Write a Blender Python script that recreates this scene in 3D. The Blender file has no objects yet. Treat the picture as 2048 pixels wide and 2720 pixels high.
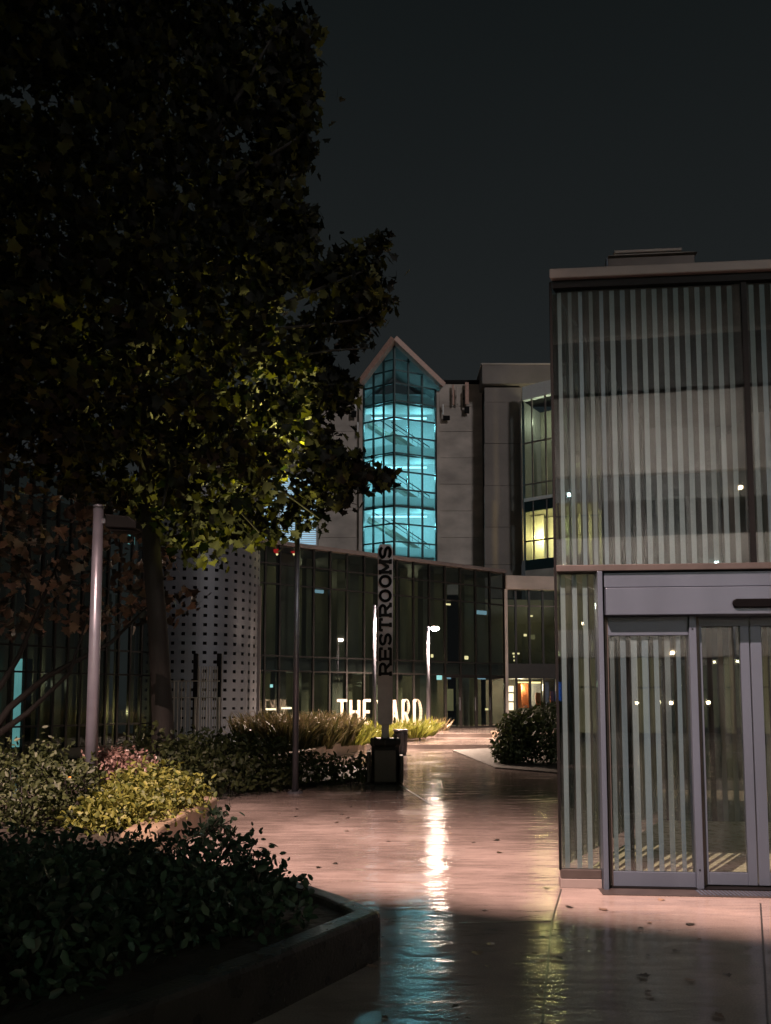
import bpy, math, random
import numpy as np
from mathutils import Vector, Matrix

R = math.radians
sc = bpy.context.scene
col = sc.collection
rng = np.random.default_rng(7)
random.seed(7)

# ------------------------------------------------------------------ camera
F_PX, W_PX, H_PX = 2100.0, 2048.0, 2720.0
HOR, EYE, PITCH = 1860.0, 1.55, R(4.6)
PY = HOR - F_PX * math.tan(PITCH)           # row of the optical axis
cam_d = bpy.data.cameras.new('camera')
cam_d.sensor_fit = 'AUTO'; cam_d.sensor_width = 36
cam_d.lens = F_PX / H_PX * 36
cam_d.shift_y = (PY - H_PX / 2) / H_PX
cam_d.clip_start = 0.05; cam_d.clip_end = 2000
cam = bpy.data.objects.new('camera', cam_d); col.objects.link(cam)
cam.location = (0, 0, EYE); cam.rotation_euler = (math.pi / 2 + PITCH, 0, 0)
sc.camera = cam

# ------------------------------------------------------------------ sky and sun
world = bpy.data.worlds.new('World'); sc.world = world; world.use_nodes = True
wt = world.node_tree; wt.nodes.clear()
w_out = wt.nodes.new('ShaderNodeOutputWorld'); w_bg = wt.nodes.new('ShaderNodeBackground')
w_tc = wt.nodes.new('ShaderNodeTexCoord'); w_sep = wt.nodes.new('ShaderNodeSeparateXYZ')
w_ramp = wt.nodes.new('ShaderNodeValToRGB'); w_no = wt.nodes.new('ShaderNodeTexNoise')
w_mix = wt.nodes.new('ShaderNodeMix'); w_mix.data_type = 'RGBA'; w_mix.blend_type = 'MULTIPLY'
w_nr = wt.nodes.new('ShaderNodeValToRGB')
wt.links.new(w_tc.outputs['Generated'], w_sep.inputs[0]); wt.links.new(w_sep.outputs['Z'], w_ramp.inputs[0])
cr = w_ramp.color_ramp                       # low cloud lit by the town: brighter towards the horizon
cr.elements[0].position = 0.0; cr.elements[0].color = (0.031, 0.033, 0.034, 1)
cr.elements[1].position = 0.75; cr.elements[1].color = (0.0062, 0.0085, 0.0090, 1)
e = cr.elements.new(0.35); e.color = (0.0165, 0.0190, 0.0198, 1)
w_no.inputs['Scale'].default_value = 1.6; w_no.inputs['Detail'].default_value = 3
w_nr.color_ramp.elements[0].color = (0.82, 0.82, 0.82, 1); w_nr.color_ramp.elements[1].color = (1.15, 1.15, 1.15, 1)
wt.links.new(w_tc.outputs['Generated'], w_no.inputs['Vector']); wt.links.new(w_no.outputs['Fac'], w_nr.inputs[0])
w_mix.inputs[0].default_value = 1.0
wt.links.new(w_ramp.outputs[0], w_mix.inputs[6]); wt.links.new(w_nr.outputs[0], w_mix.inputs[7])
wt.links.new(w_mix.outputs[2], w_bg.inputs[0]); w_bg.inputs[1].default_value = 0.85
wt.links.new(w_bg.outputs[0], w_out.inputs[0])

sun_d = bpy.data.lights.new('town_glow', 'SUN'); sun_d.energy = 0.55; sun_d.angle = R(8); sun_d.color = (1.0, 0.91, 0.87)
sun = bpy.data.objects.new('town_glow', sun_d); col.objects.link(sun)
sun.rotation_euler = (R(68), 0, R(30))      # low, from behind the camera

vs = sc.view_settings
vs.view_transform = 'Standard'; vs.look = 'None'; vs.exposure = 0.0; vs.gamma = 1.0; vs.use_curve_mapping = False
cy = sc.cycles
cy.use_denoising = True
cy.max_bounces = 7; cy.diffuse_bounces = 3; cy.glossy_bounces = 4; cy.transmission_bounces = 4; cy.transparent_max_bounces = 24
cy.sample_clamp_indirect = 4.0; cy.caustics_reflective = False; cy.caustics_refractive = False

# ------------------------------------------------------------------ pixel helpers (photograph pixels -> points in the place)
def ray(x, y):
    u = (x - W_PX / 2) / F_PX; v = (PY - y) / F_PX
    return Vector((u, math.cos(PITCH) - v * math.sin(PITCH), math.sin(PITCH) + v * math.cos(PITCH)))
def P(x, y, D):
    d = ray(x, y); return Vector((0, 0, EYE)) + d * (D / d.y)
def G(x, y, z=0.0):
    d = ray(x, y); return Vector((0, 0, EYE)) + d * ((z - EYE) / d.z)
K = 2048 / 1666.0                            # viewing copy -> photograph

class Frame:
    """A vertical plane: local x along it, local y away from the viewer, local z up."""
    def __init__(s, o, ang, z=0.0):
        s.o = Vector((o[0], o[1], z)); s.a = ang
        s.ux = Vector((math.cos(ang), math.sin(ang), 0)); s.uy = Vector((-math.sin(ang), math.cos(ang), 0))
    def hit(s, x, y, off=0.0):
        d = ray(x, y); c = Vector((0, 0, EYE)); o = s.o + s.uy * off
        t = (o - c).dot(s.uy) / d.dot(s.uy)
        p = c + d * t - s.o
        return p.dot(s.ux), p.z
    def X(s, x, y=1860, off=0.0): return s.hit(x, y, off)[0]
    def Z(s, x, y, off=0.0): return s.hit(x, y, off)[1]
    def world(s, lx, ly, lz): return s.o + s.ux * lx + s.uy * ly + Vector((0, 0, lz))

# ------------------------------------------------------------------ mesh helpers
class MB:
    def __init__(s): s.v = []; s.f = []
    def add(s, vs_, fs):
        b = len(s.v); s.v += [tuple(p) for p in vs_]; s.f += [tuple(i + b for i in f) for f in fs]; return s
    def box(s, x0, x1, y0, y1, z0, z1):
        x0, x1 = min(x0, x1), max(x0, x1); y0, y1 = min(y0, y1), max(y0, y1); z0, z1 = min(z0, z1), max(z0, z1)
        return s.add([(x0, y0, z0), (x1, y0, z0), (x1, y1, z0), (x0, y1, z0), (x0, y0, z1), (x1, y0, z1), (x1, y1, z1), (x0, y1, z1)],
                     [(3, 2, 1, 0), (4, 5, 6, 7), (0, 1, 5, 4), (1, 2, 6, 5), (2, 3, 7, 6), (3, 0, 4, 7)])
    def prism(s, poly, z0, z1):              # plan polygon, counter-clockwise
        n = len(poly)
        return s.add([(p[0], p[1], z0) for p in poly] + [(p[0], p[1], z1) for p in poly],
                     [tuple(range(n - 1, -1, -1)), tuple(range(n, 2 * n))] + [(i, (i + 1) % n, n + (i + 1) % n, n + i) for i in range(n)])
    def extr(s, poly, y0, y1):               # elevation polygon in x,z, pushed along y
        n = len(poly)
        return s.add([(p[0], y0, p[1]) for p in poly] + [(p[0], y1, p[1]) for p in poly],
                     [tuple(range(n)), tuple(range(2 * n - 1, n - 1, -1))] + [((i + 1) % n, i, n + i, n + (i + 1) % n) for i in range(n)])
    def bar(s, a, b, w, h, up=Vector((0, 0, 1))):
        a, b = Vector(a), Vector(b); d = (b - a).normalized(); up = Vector(up)
        sx = d.cross(up)
        if sx.length < 1e-5: sx = Vector((1, 0, 0))
        sx.normalize(); sy = sx.cross(d).normalized()
        q = []
        for p in (a, b):
            for i, j in ((-1, -1), (1, -1), (1, 1), (-1, 1)): q.append(p + sx * (i * w / 2) + sy * (j * h / 2))
        return s.add(q, [(0, 1, 2, 3), (7, 6, 5, 4), (0, 4, 5, 1), (1, 5, 6, 2), (2, 6, 7, 3), (3, 7, 4, 0)])
    def tube(s, pts, rad, n=10, caps=True):
        pts = [Vector(p) for p in pts]
        if not hasattr(rad, '__len__'): rad = [rad] * len(pts)
        rings = []; sx = None
        for i, p in enumerate(pts):
            d = (pts[min(i + 1, len(pts) - 1)] - pts[max(i - 1, 0)]).normalized()
            if sx is None:
                sx = d.cross(Vector((0, 1, 0.01)))
                if sx.length < 1e-3: sx = d.cross(Vector((1, 0, 0)))
            sx = (sx - d * sx.dot(d)).normalized(); sy = d.cross(sx)
            rings.append([p + (sx * math.cos(2 * math.pi * k / n) + sy * math.sin(2 * math.pi * k / n)) * rad[i] for k in range(n)])
        vs_ = [q for r_ in rings for q in r_]; fs = []
        for i in range(len(pts) - 1):
            for k in range(n): fs.append((i * n + k, i * n + (k + 1) % n, (i + 1) * n + (k + 1) % n, (i + 1) * n + k))
        if caps: fs += [tuple(range(n - 1, -1, -1)), tuple((len(pts) - 1) * n + k for k in range(n))]
        return s.add(vs_, fs)
    def lathe(s, c, prof, n=16):             # prof: (radius, z)
        c = Vector(c); vs_ = []; fs = []
        for r_, z in prof:
            for k in range(n): vs_.append(c + Vector((r_ * math.cos(2 * math.pi * k / n), r_ * math.sin(2 * math.pi * k / n), z)))
        for i in range(len(prof) - 1):
            for k in range(n): fs.append((i * n + k, i * n + (k + 1) % n, (i + 1) * n + (k + 1) % n, (i + 1) * n + k))
        fs += [tuple(range(n - 1, -1, -1)), tuple((len(prof) - 1) * n + k for k in range(n))]
        return s.add(vs_, fs)
    def build(s, name, mat_, parent=None, smooth=False, bevel=0.0):
        me = bpy.data.meshes.new(name); me.from_pydata(s.v, [], s.f); me.update()
        if mat_: me.materials.append(mat_)
        if smooth:
            for p in me.polygons: p.use_smooth = True
        o = bpy.data.objects.new(name, me); col.objects.link(o)
        if parent is not None: o.parent = parent
        if bevel:
            m = o.modifiers.new('bevel', 'BEVEL'); m.width = bevel; m.segments = 2; m.limit_method = 'ANGLE'
        return o

def BX(name, mat_, parent, x0, x1, y0, y1, z0, z1, bevel=0.0):
    return MB().box(x0, x1, y0, y1, z0, z1).build(name, mat_, parent, bevel=bevel)
def tag(o, label=None, cat=None, group=None, kind=None):
    if label: o['label'] = label
    if cat: o['category'] = cat
    if group: o['group'] = group
    if kind: o['kind'] = kind
    return o
def empty(name, loc, rz=0.0):
    o = bpy.data.objects.new(name, None); o.empty_display_size = 0.2; col.objects.link(o)
    o.location = loc; o.rotation_euler = (0, 0, rz); return o
def fempty(name, fr): return empty(name, fr.o, fr.a)
def light(name, kind, loc, power, color, size=0.05, parent=None, **kw):
    d = bpy.data.lights.new(name, kind); d.energy = power; d.color = color
    if kind in ('POINT', 'SPOT'): d.shadow_soft_size = size
    for k, v in kw.items(): setattr(d, k, v)
    o = bpy.data.objects.new(name, d); col.objects.link(o)
    o.location = loc
    if parent is not None: o.parent = parent
    return o

# ------------------------------------------------------------------ materials
def new_mat(name):
    m = bpy.data.materials.new(name); m.use_nodes = True
    nt = m.node_tree; return m, nt, nt.nodes['Principled BSDF'], nt.nodes['Material Output']
def plain(name, c, rough=0.5, metal=0.0, var=0.15, scale=6.0, bump=0.0, bscale=40.0, spec=0.5, coat=0.0, stretch=(1, 1, 1)):
    m, nt, b, out = new_mat(name)
    tc = nt.nodes.new('ShaderNodeTexCoord'); mp = nt.nodes.new('ShaderNodeMapping'); mp.inputs['Scale'].default_value = stretch
    nt.links.new(tc.outputs['Object'], mp.inputs[0])
    n = nt.nodes.new('ShaderNodeTexNoise'); n.inputs['Scale'].default_value = scale; n.inputs['Detail'].default_value = 6
    nt.links.new(mp.outputs[0], n.inputs['Vector'])
    r = nt.nodes.new('ShaderNodeValToRGB')
    r.color_ramp.elements[0].position = 0.3; r.color_ramp.elements[1].position = 0.7
    r.color_ramp.elements[0].color = tuple(x * (1 - var) for x in c) + (1,); r.color_ramp.elements[1].color = tuple(min(1, x * (1 + var)) for x in c) + (1,)
    nt.links.new(n.outputs['Fac'], r.inputs[0]); nt.links.new(r.outputs[0], b.inputs['Base Color'])
    mr = nt.nodes.new('ShaderNodeMapRange'); mr.inputs['To Min'].default_value = max(0.02, rough * 0.75); mr.inputs['To Max'].default_value = min(1, rough * 1.25)
    nt.links.new(n.outputs['Fac'], mr.inputs['Value']); nt.links.new(mr.outputs[0], b.inputs['Roughness'])
    b.inputs['Metallic'].default_value = metal; b.inputs['Specular IOR Level'].default_value = spec
    b.inputs['Coat Weight'].default_value = coat; b.inputs['Coat Roughness'].default_value = 0.15
    if bump:
        n2 = nt.nodes.new('ShaderNodeTexNoise'); n2.inputs['Scale'].default_value = bscale; n2.inputs['Detail'].default_value = 4
        nt.links.new(mp.outputs[0], n2.inputs['Vector'])
        bp = nt.nodes.new('ShaderNodeBump'); bp.inputs['Strength'].default_value = 1.0; bp.inputs['Distance'].default_value = bump
        nt.links.new(n2.outputs['Fac'], bp.inputs['Height']); nt.links.new(bp.outputs[0], b.inputs['Normal'])
    return m
def glow(name, c, strength, var=0.0, scale=2.0):
    m, nt, b, out = new_mat(name)
    nt.nodes.remove(b)
    em = nt.nodes.new('ShaderNodeEmission'); em.inputs[0].default_value = tuple(c) + (1,); em.inputs[1].default_value = strength
    if var:
        tc = nt.nodes.new('ShaderNodeTexCoord'); n = nt.nodes.new('ShaderNodeTexNoise'); n.inputs['Scale'].default_value = scale
        nt.links.new(tc.outputs['Object'], n.inputs['Vector'])
        mr = nt.nodes.new('ShaderNodeMapRange'); mr.inputs['To Min'].default_value = strength * (1 - var); mr.inputs['To Max'].default_value = strength * (1 + var)
        nt.links.new(n.outputs['Fac'], mr.inputs['Value']); nt.links.new(mr.outputs[0], em.inputs[1])
    nt.links.new(em.outputs[0], out.inputs[0]); return m
def glass(name, tint=(0.8, 0.85, 0.85), rough=0.02, ior=1.5, extra=0.0, wave=0.0, streak=0.0):
    """thin sheet glass: see-through, mirrored by Fresnel; a dry film scatters a little"""
    m, nt, b, out = new_mat(name); nt.nodes.remove(b)
    ge = nt.nodes.new('ShaderNodeNewGeometry'); dt = nt.nodes.new('ShaderNodeVectorMath'); dt.operation = 'DOT_PRODUCT'
    nt.links.new(ge.outputs['Incoming'], dt.inputs[0]); nt.links.new(ge.outputs['Normal'], dt.inputs[1])
    ab = nt.nodes.new('ShaderNodeMath'); ab.operation = 'ABSOLUTE'; nt.links.new(dt.outputs['Value'], ab.inputs[0])
    iv = nt.nodes.new('ShaderNodeMath'); iv.operation = 'SUBTRACT'; iv.inputs[0].default_value = 1.0; nt.links.new(ab.outputs[0], iv.inputs[1])
    pw = nt.nodes.new('ShaderNodeMath'); pw.operation = 'POWER'; pw.inputs[1].default_value = 5.0; nt.links.new(iv.outputs[0], pw.inputs[0])
    fr = nt.nodes.new('ShaderNodeMath'); fr.operation = 'MULTIPLY_ADD'; fr.inputs[1].default_value = 0.95; fr.inputs[2].default_value = 0.045; nt.links.new(pw.outputs[0], fr.inputs[0])
    tr = nt.nodes.new('ShaderNodeBsdfTransparent'); tr.inputs[0].default_value = tuple(tint) + (1,)
    gl = nt.nodes.new('ShaderNodeBsdfGlossy'); gl.inputs['Roughness'].default_value = rough; gl.inputs[0].default_value = (0.95, 0.97, 1, 1)
    ma = nt.nodes.new('ShaderNodeMath'); ma.operation = 'MULTIPLY_ADD'; ma.inputs[1].default_value = 1.3; ma.inputs[2].default_value = extra; ma.use_clamp = True
    mx = nt.nodes.new('ShaderNodeMixShader')
    nt.links.new(fr.outputs[0], ma.inputs[0]); nt.links.new(ma.outputs[0], mx.inputs[0])
    nt.links.new(tr.outputs[0], mx.inputs[1]); nt.links.new(gl.outputs[0], mx.inputs[2])
    last = mx
    if wave:
        tc = nt.nodes.new('ShaderNodeTexCoord'); n = nt.nodes.new('ShaderNodeTexNoise'); n.inputs['Scale'].default_value = 1.7
        nt.links.new(tc.outputs['Object'], n.inputs['Vector'])
        bp = nt.nodes.new('ShaderNodeBump'); bp.inputs['Distance'].default_value = wave
        nt.links.new(n.outputs['Fac'], bp.inputs['Height']); nt.links.new(bp.outputs[0], gl.inputs['Normal'])
    if streak:
        df = nt.nodes.new('ShaderNodeBsdfDiffuse'); df.inputs[0].default_value = (0.55, 0.57, 0.58, 1)
        tc2 = nt.nodes.new('ShaderNodeTexCoord'); mp = nt.nodes.new('ShaderNodeMapping'); mp.inputs['Scale'].default_value = (9, 9, 0.7)
        n2 = nt.nodes.new('ShaderNodeTexNoise'); n2.inputs['Scale'].default_value = 1.5; n2.inputs['Detail'].default_value = 5
        nt.links.new(tc2.outputs['Object'], mp.inputs[0]); nt.links.new(mp.outputs[0], n2.inputs['Vector'])
        mr = nt.nodes.new('ShaderNodeMapRange'); mr.inputs['From Min'].default_value = 0.4; mr.inputs['To Min'].default_value = 0.0; mr.inputs['To Max'].default_value = streak
        nt.links.new(n2.outputs['Fac'], mr.inputs['Value'])
        mx2 = nt.nodes.new('ShaderNodeMixShader'); nt.links.new(mr.outputs[0], mx2.inputs[0])
        nt.links.new(mx.outputs[0], mx2.inputs[1]); nt.links.new(df.outputs[0], mx2.inputs[2]); last = mx2
    nt.links.new(last.outputs[0], out.inputs[0]); return m
def leafmat(name, a, b_, trans=0.35, rough=0.35, skew=0.0):
    m, nt, b, out = new_mat(name)
    g = nt.nodes.new('ShaderNodeNewGeometry'); r = nt.nodes.new('ShaderNodeValToRGB')
    r.color_ramp.elements[0].color = tuple(a) + (1,); r.color_ramp.elements[1].color = tuple(b_) + (1,)
    r.color_ramp.elements[0].position = skew
    nt.links.new(g.outputs['Random Per Island'], r.inputs[0]); nt.links.new(r.outputs[0], b.inputs['Base Color'])
    b.inputs['Roughness'].default_value = rough
    tl = nt.nodes.new('ShaderNodeBsdfTranslucent'); nt.links.new(r.outputs[0], tl.inputs[0])
    mx = nt.nodes.new('ShaderNodeMixShader'); mx.inputs[0].default_value = trans
    nt.links.new(b.outputs[0], mx.inputs[1]); nt.links.new(tl.outputs[0], mx.inputs[2]); nt.links.new(mx.outputs[0], out.inputs[0]); return m
def wet(name, c, lo, hi, scale=0.55, ripple=0.006, dry=0.45, fine=0.0006):
    """rain-wet paving: film of water with wind ripples, damp patches between"""
    m, nt, b, out = new_mat(name)
    N = nt.nodes.new; L = nt.links.new
    tc = N('ShaderNodeTexCoord')
    n1 = N('ShaderNodeTexNoise'); n1.inputs['Scale'].default_value = scale; n1.inputs['Detail'].default_value = 7; n1.inputs['Roughness'].default_value = 0.6
    n2 = N('ShaderNodeTexNoise'); n2.inputs['Scale'].default_value = 90; n2.inputs['Detail'].default_value = 3
    n3 = N('ShaderNodeTexNoise'); n3.inputs['Scale'].default_value = 8.0; n3.inputs['Detail'].default_value = 3; n3.inputs['Distortion'].default_value = 0.4
    n4 = N('ShaderNodeTexNoise'); n4.inputs['Scale'].default_value = 2.6; n4.inputs['Detail'].default_value = 2
    mp = N('ShaderNodeMapping'); mp.inputs['Scale'].default_value = (0.42, 1.3, 1)
    L(tc.outputs['Object'], mp.inputs[0])
    for n in (n1, n2): L(tc.outputs['Object'], n.inputs['Vector'])
    for n in (n3, n4): L(mp.outputs[0], n.inputs['Vector'])
    cr_ = N('ShaderNodeValToRGB'); cr_.color_ramp.elements[0].position = 0.35; cr_.color_ramp.elements[1].position = 0.68
    cr_.color_ramp.elements[0].color = tuple(x * 0.60 for x in c) + (1,); cr_.color_ramp.elements[1].color = tuple(x * 1.25 for x in c) + (1,)
    L(n1.outputs['Fac'], cr_.inputs[0])
    gr = N('ShaderNodeMix'); gr.data_type = 'RGBA'; gr.blend_type = 'MULTIPLY'; gr.inputs[0].default_value = 0.5
    gv = N('ShaderNodeValToRGB'); gv.color_ramp.elements[0].position = 0.35; gv.color_ramp.elements[0].color = (0.6, 0.6, 0.6, 1); gv.color_ramp.elements[1].position = 0.65
    L(n2.outputs['Fac'], gv.inputs[0]); L(cr_.outputs[0], gr.inputs[6]); L(gv.outputs[0], gr.inputs[7]); L(gr.outputs[2], b.inputs['Base Color'])
    mr = N('ShaderNodeMapRange'); mr.inputs['From Min'].default_value = 0.42; mr.inputs['From Max'].default_value = 0.66
    mr.inputs['To Min'].default_value = lo; mr.inputs['To Max'].default_value = hi
    L(n1.outputs['Fac'], mr.inputs['Value']); L(mr.outputs[0], b.inputs['Roughness'])
    b.inputs['IOR'].default_value = 1.4; b.inputs['Specular IOR Level'].default_value = 0.62
    b1 = N('ShaderNodeBump'); b1.inputs['Distance'].default_value = ripple; L(n3.outputs['Fac'], b1.inputs['Height'])
    b2 = N('ShaderNodeBump'); b2.inputs['Distance'].default_value = ripple * 3.0; L(n4.outputs['Fac'], b2.inputs['Height']); L(b1.outputs[0], b2.inputs['Normal'])
    b3 = N('ShaderNodeBump'); b3.inputs['Distance'].default_value = fine; L(n2.outputs['Fac'], b3.inputs['Height']); L(b2.outputs[0], b3.inputs['Normal'])
    L(b3.outputs[0], b.inputs['Normal'])
    return m

M = {}
M['plaza'] = wet('wet_concrete', (0.30, 0.245, 0.225), 0.025, 0.20, ripple=0.0058, scale=0.7)
M['joint'] = plain('joint_filler', (0.03, 0.028, 0.026), 0.4)
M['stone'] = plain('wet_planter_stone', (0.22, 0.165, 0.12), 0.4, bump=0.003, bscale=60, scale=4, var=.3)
M['stone_shaded'] = plain('wet_stone_shaded', (0.030, 0.028, 0.027), 0.28, bump=0.004, bscale=50, scale=5, var=.4)  # same stone as the far wall, with shade put into its colour
M['soil'] = plain('wet_soil', (0.022, 0.017, 0.013), 0.7, bump=0.02, bscale=14)
M['alu'] = plain('brushed_aluminium', (0.062, 0.080, 0.112), 0.38, metal=0.3, var=0.10, scale=3, stretch=(1, 1, 0.2))
M['alu_dark'] = plain('bronze_aluminium', (0.055, 0.046, 0.045), 0.45, metal=0.4)
M['fascia'] = plain('painted_fascia', (0.16, 0.135, 0.13), 0.5, var=0.12, scale=2.5)
M['black'] = plain('black_metal', (0.004, 0.004, 0.0045), 0.55, spec=0.12)
M['sensor'] = plain('sensor_window', (.0015, .0015, .002), .7, spec=.05)
M['frit'] = plain('ceramic_frit', (0.28, 0.31, 0.36), 0.35, var=0.16, scale=2.2, stretch=(3, 3, 0.5))
M['frit_b'] = plain('ceramic_frit_reflection', (0.20, 0.22, 0.25), 0.3, var=0.35, scale=1.6, stretch=(2, 2, 0.6)); M['frit_c'] = plain('ceramic_frit_cool_reflection', (0.21, 0.25, 0.32), 0.3, var=0.3, scale=1.2, stretch=(2, 2, 0.4))  # uneven tones put layered glass reflections into the stripe colour
M['frit_back'] = plain('ceramic_frit_back', (0.16, 0.17, 0.16), 0.45, var=0.2, scale=2)
M['pglass'] = glass('pavilion_glass', (0.72, 0.78, 0.77), 0.015, extra=0.05, wave=0.0004, streak=0.03)
M['floor_in'] = plain('terrazzo_floor', (0.74, 0.62, 0.42), 0.28, var=0.08, scale=12)
M['cglass'] = glass('curtain_glass', (0.62, 0.67, 0.64), 0.03, extra=0.02, wave=0.003)
M['tglass'] = glass('tower_glass', (0.80, 0.90, 0.92), 0.03)
M['mull'] = plain('dark_mullion', (0.022, 0.020, 0.019), 0.4, metal=0.3)
M['tmull'] = plain('teal_mullion', (0.018, 0.04, 0.045), 0.4, metal=0.3)
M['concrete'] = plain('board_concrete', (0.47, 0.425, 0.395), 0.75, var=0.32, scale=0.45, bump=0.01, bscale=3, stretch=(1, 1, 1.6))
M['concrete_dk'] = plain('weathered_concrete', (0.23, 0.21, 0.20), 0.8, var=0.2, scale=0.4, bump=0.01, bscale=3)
M['rake'] = plain('copper_rake_trim', (0.50, 0.32, 0.27), 0.5)
M['white'] = plain('white_paint', (0.72, 0.73, 0.74), 0.55, var=0.06)
M['slab_edge'], _nt, _b, _o = new_mat('translucent_slab_edge')
_tl = _nt.nodes.new('ShaderNodeBsdfTranslucent'); _tl.inputs[0].default_value = (.75, .78, .78, 1); _mx = _nt.nodes.new('ShaderNodeMixShader'); _mx.inputs[0].default_value = .85
_b.inputs['Base Color'].default_value = (.3, .31, .31, 1); _nt.links.new(_b.outputs[0], _mx.inputs[1]); _nt.links.new(_tl.outputs[0], _mx.inputs[2]); _nt.links.new(_mx.outputs[0], _o.inputs[0])
M['grey_in'] = plain('interior_grey', (0.20, 0.19, 0.16), 0.6, var=0.3, scale=0.8)
M['olive_in'] = plain('interior_olive', (0.24, 0.225, 0.15), 0.6, var=0.45, scale=0.7, stretch=(2.5, 2.5, 0.3))
M['slab'] = plain('interior_slab', (0.16, 0.16, 0.16), 0.6)
M['landing'] = plain('landing_edge', (0.42, 0.43, 0.43), 0.6)
M['steel'] = plain('perforated_steel', (0.105, 0.112, 0.130), 0.45, metal=0.3, var=0.12, scale=0.8)
M['gate_steel'] = plain('wet_gate_steel', (.20, .195, .20), .3, metal=.4)
M['pole'] = plain('galvanised_pole', (0.15, 0.155, 0.19), 0.33, metal=0.45, var=0.12, scale=5, bump=0.0006, bscale=90)
M['sign'] = plain('sign_plate', (0.33, 0.31, 0.33), 0.5, var=0.1)
M['signbase'] = plain('sign_base_block', (0.008, 0.007, 0.007), 0.45, bump=0.004, bscale=12)
M['letters'] = plain('cream_letters', (0.66, 0.58, 0.47), 0.5, var=0.25, scale=2.5)
M['bin'] = plain('bin_plastic', (0.035, 0.030, 0.035), 0.35, var=0.3, scale=20)
M['bark'] = plain('bark', (0.009, 0.008, 0.007), 0.8, var=0.3, scale=9, bump=0.012, bscale=18, stretch=(1, 1, 0.25))
M['leaf_maple'] = leafmat('maple_leaf', (0.003, 0.005, 0.0015), (0.085, 0.085, 0.010), 0.55, 0.65, 0.62)  # mostly near-black with few pale leaves: lit leaves put into the colour
M['leaf_red'] = leafmat('autumn_leaf', (0.03, 0.024, 0.018), (0.30, 0.20, 0.14), 0.2, 0.35, 0.3)
M['leaf_bush'] = leafmat('privet_leaf', (0.010, 0.026, 0.015), (0.045, 0.085, 0.050), 0.25, 0.5)
M['leaf_hedge'] = leafmat('hedge_leaf', (0.016, 0.026, 0.008), (0.045, 0.058, 0.016), 0.25, 0.6)
M['leaf_yellow'] = leafmat('perennial_leaf', (0.045, 0.065, 0.010), (0.19, 0.19, 0.035), 0.30, 0.6)
M['leaf_lime'] = leafmat('daylily_leaf', (0.10, 0.12, 0.015), (0.25, 0.24, 0.05), 0.35)
M['leaf_tan'] = leafmat('fountain_grass_leaf', (0.10, 0.075, 0.03), (0.26, 0.18, 0.10), 0.3)
M['leaf_reed'] = leafmat('fountain_grass_blade', (0.04, 0.045, 0.012), (0.15, 0.125, 0.05), 0.3)
M['petal'] = leafmat('pink_sedum', (0.09, 0.055, 0.048), (0.24, 0.15, 0.13), 0.25)
M['bud'] = plain('orange_petal', (0.60, 0.22, 0.02), 0.4)
M['cyan_light'] = glow('cyan_tube', (0.40, 0.86, 1.0), 3.0)
M['warm_light'] = glow('warm_tube', (1.0, 0.72, 0.32), 5.0)
M['lamp_on'] = glow('lit_lens', (1.0, 0.76, 0.60), 300.0)
M['dot_cool'] = glow('small_cool_lamp', (0.45, 0.85, 0.88), 2.2)
M['dot_warm'] = glow('small_warm_lamp', (1.0, 0.78, 0.42), 2.4)
M['blind_glow'] = glow('window_behind_blind', (0.38, 0.62, 0.80), 0.9, 0.15, 1.2)
M['cyan_window'] = glow('cyan_lit_window', (0.32, 0.80, 0.85), 0.75, 0.45, 0.9)
M['yellow_window'] = glow('yellow_lit_window', (1.0, 0.74, 0.34), 3.0, 0.4, 0.7)
M['dim_window'] = glow('dim_lit_window', (0.55, 0.46, 0.24), 0.5, 0.5, 0.8)
M['spark_warm'] = glow('sparkle_glow_warm', (1, .75, .45), 60.0); M['spark_cool'] = glow('sparkle_glow_cool', (.7, 1, .95), 60.0)
M['red'] = plain('red_paper', (0.55, 0.02, 0.02), 0.5)
M['orange'] = plain('orange_panel', (0.62, 0.20, 0.08), 0.5)
M['blue_screen'] = glow('blue_screen', (0.05, 0.18, 0.9), 1.6)
M['menu'] = glow('menu_lightbox', (1.0, 0.70, 0.48), 6.0, 0.4, 3.0)
M['red_glow'] = glow('lit_red_paper', (1.0, 0.03, 0.03), 0.7)

# ================================================================== ground
plaza = MB().add([(-250, -120, 0), (250, -120, 0), (250, 300, 0), (-250, 300, 0)], [(0, 1, 2, 3)]).build('plaza', M['plaza'])
tag(plaza, 'wet pinkish concrete paving with ripples and lamp reflections', kind='structure')
def joint(a, b, w=0.012):
    MB().bar((a[0], a[1], 0.0), (b[0], b[1], 0.0), w, 0.006).build('saw_joint', M['joint'], plaza)
pc = G(1491, 2362)
joint(G(1491, 2362), G(1466, 2446)); joint(G(1466, 2446), G(1220, 2452)); joint(G(1062, 2085), G(1150, 2140), 0.03)
joint(G(1466, 2446), G(1440, 2719)); joint(G(2020, 2400), G(2040, 2719)); joint(G(640, 2110), G(1380, 2150))
step1 = MB().prism([(-16, 25.5), (14, 25.5), (20, 60), (-22, 60)], -0.05, 0.14).build('lower_terrace_step', M['plaza'], bevel=0.015)
tag(step1, 'lower broad wet step across the path before the glass building', kind='structure')
step2 = MB().prism([(-16, 30.6), (14, 30.6), (20, 60.2), (-22, 60.2)], 0.05, 0.28).build('upper_terrace_step', M['plaza'], bevel=0.015)
tag(step2, 'upper broad wet step at the doors of the glass building', kind='structure')

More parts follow.
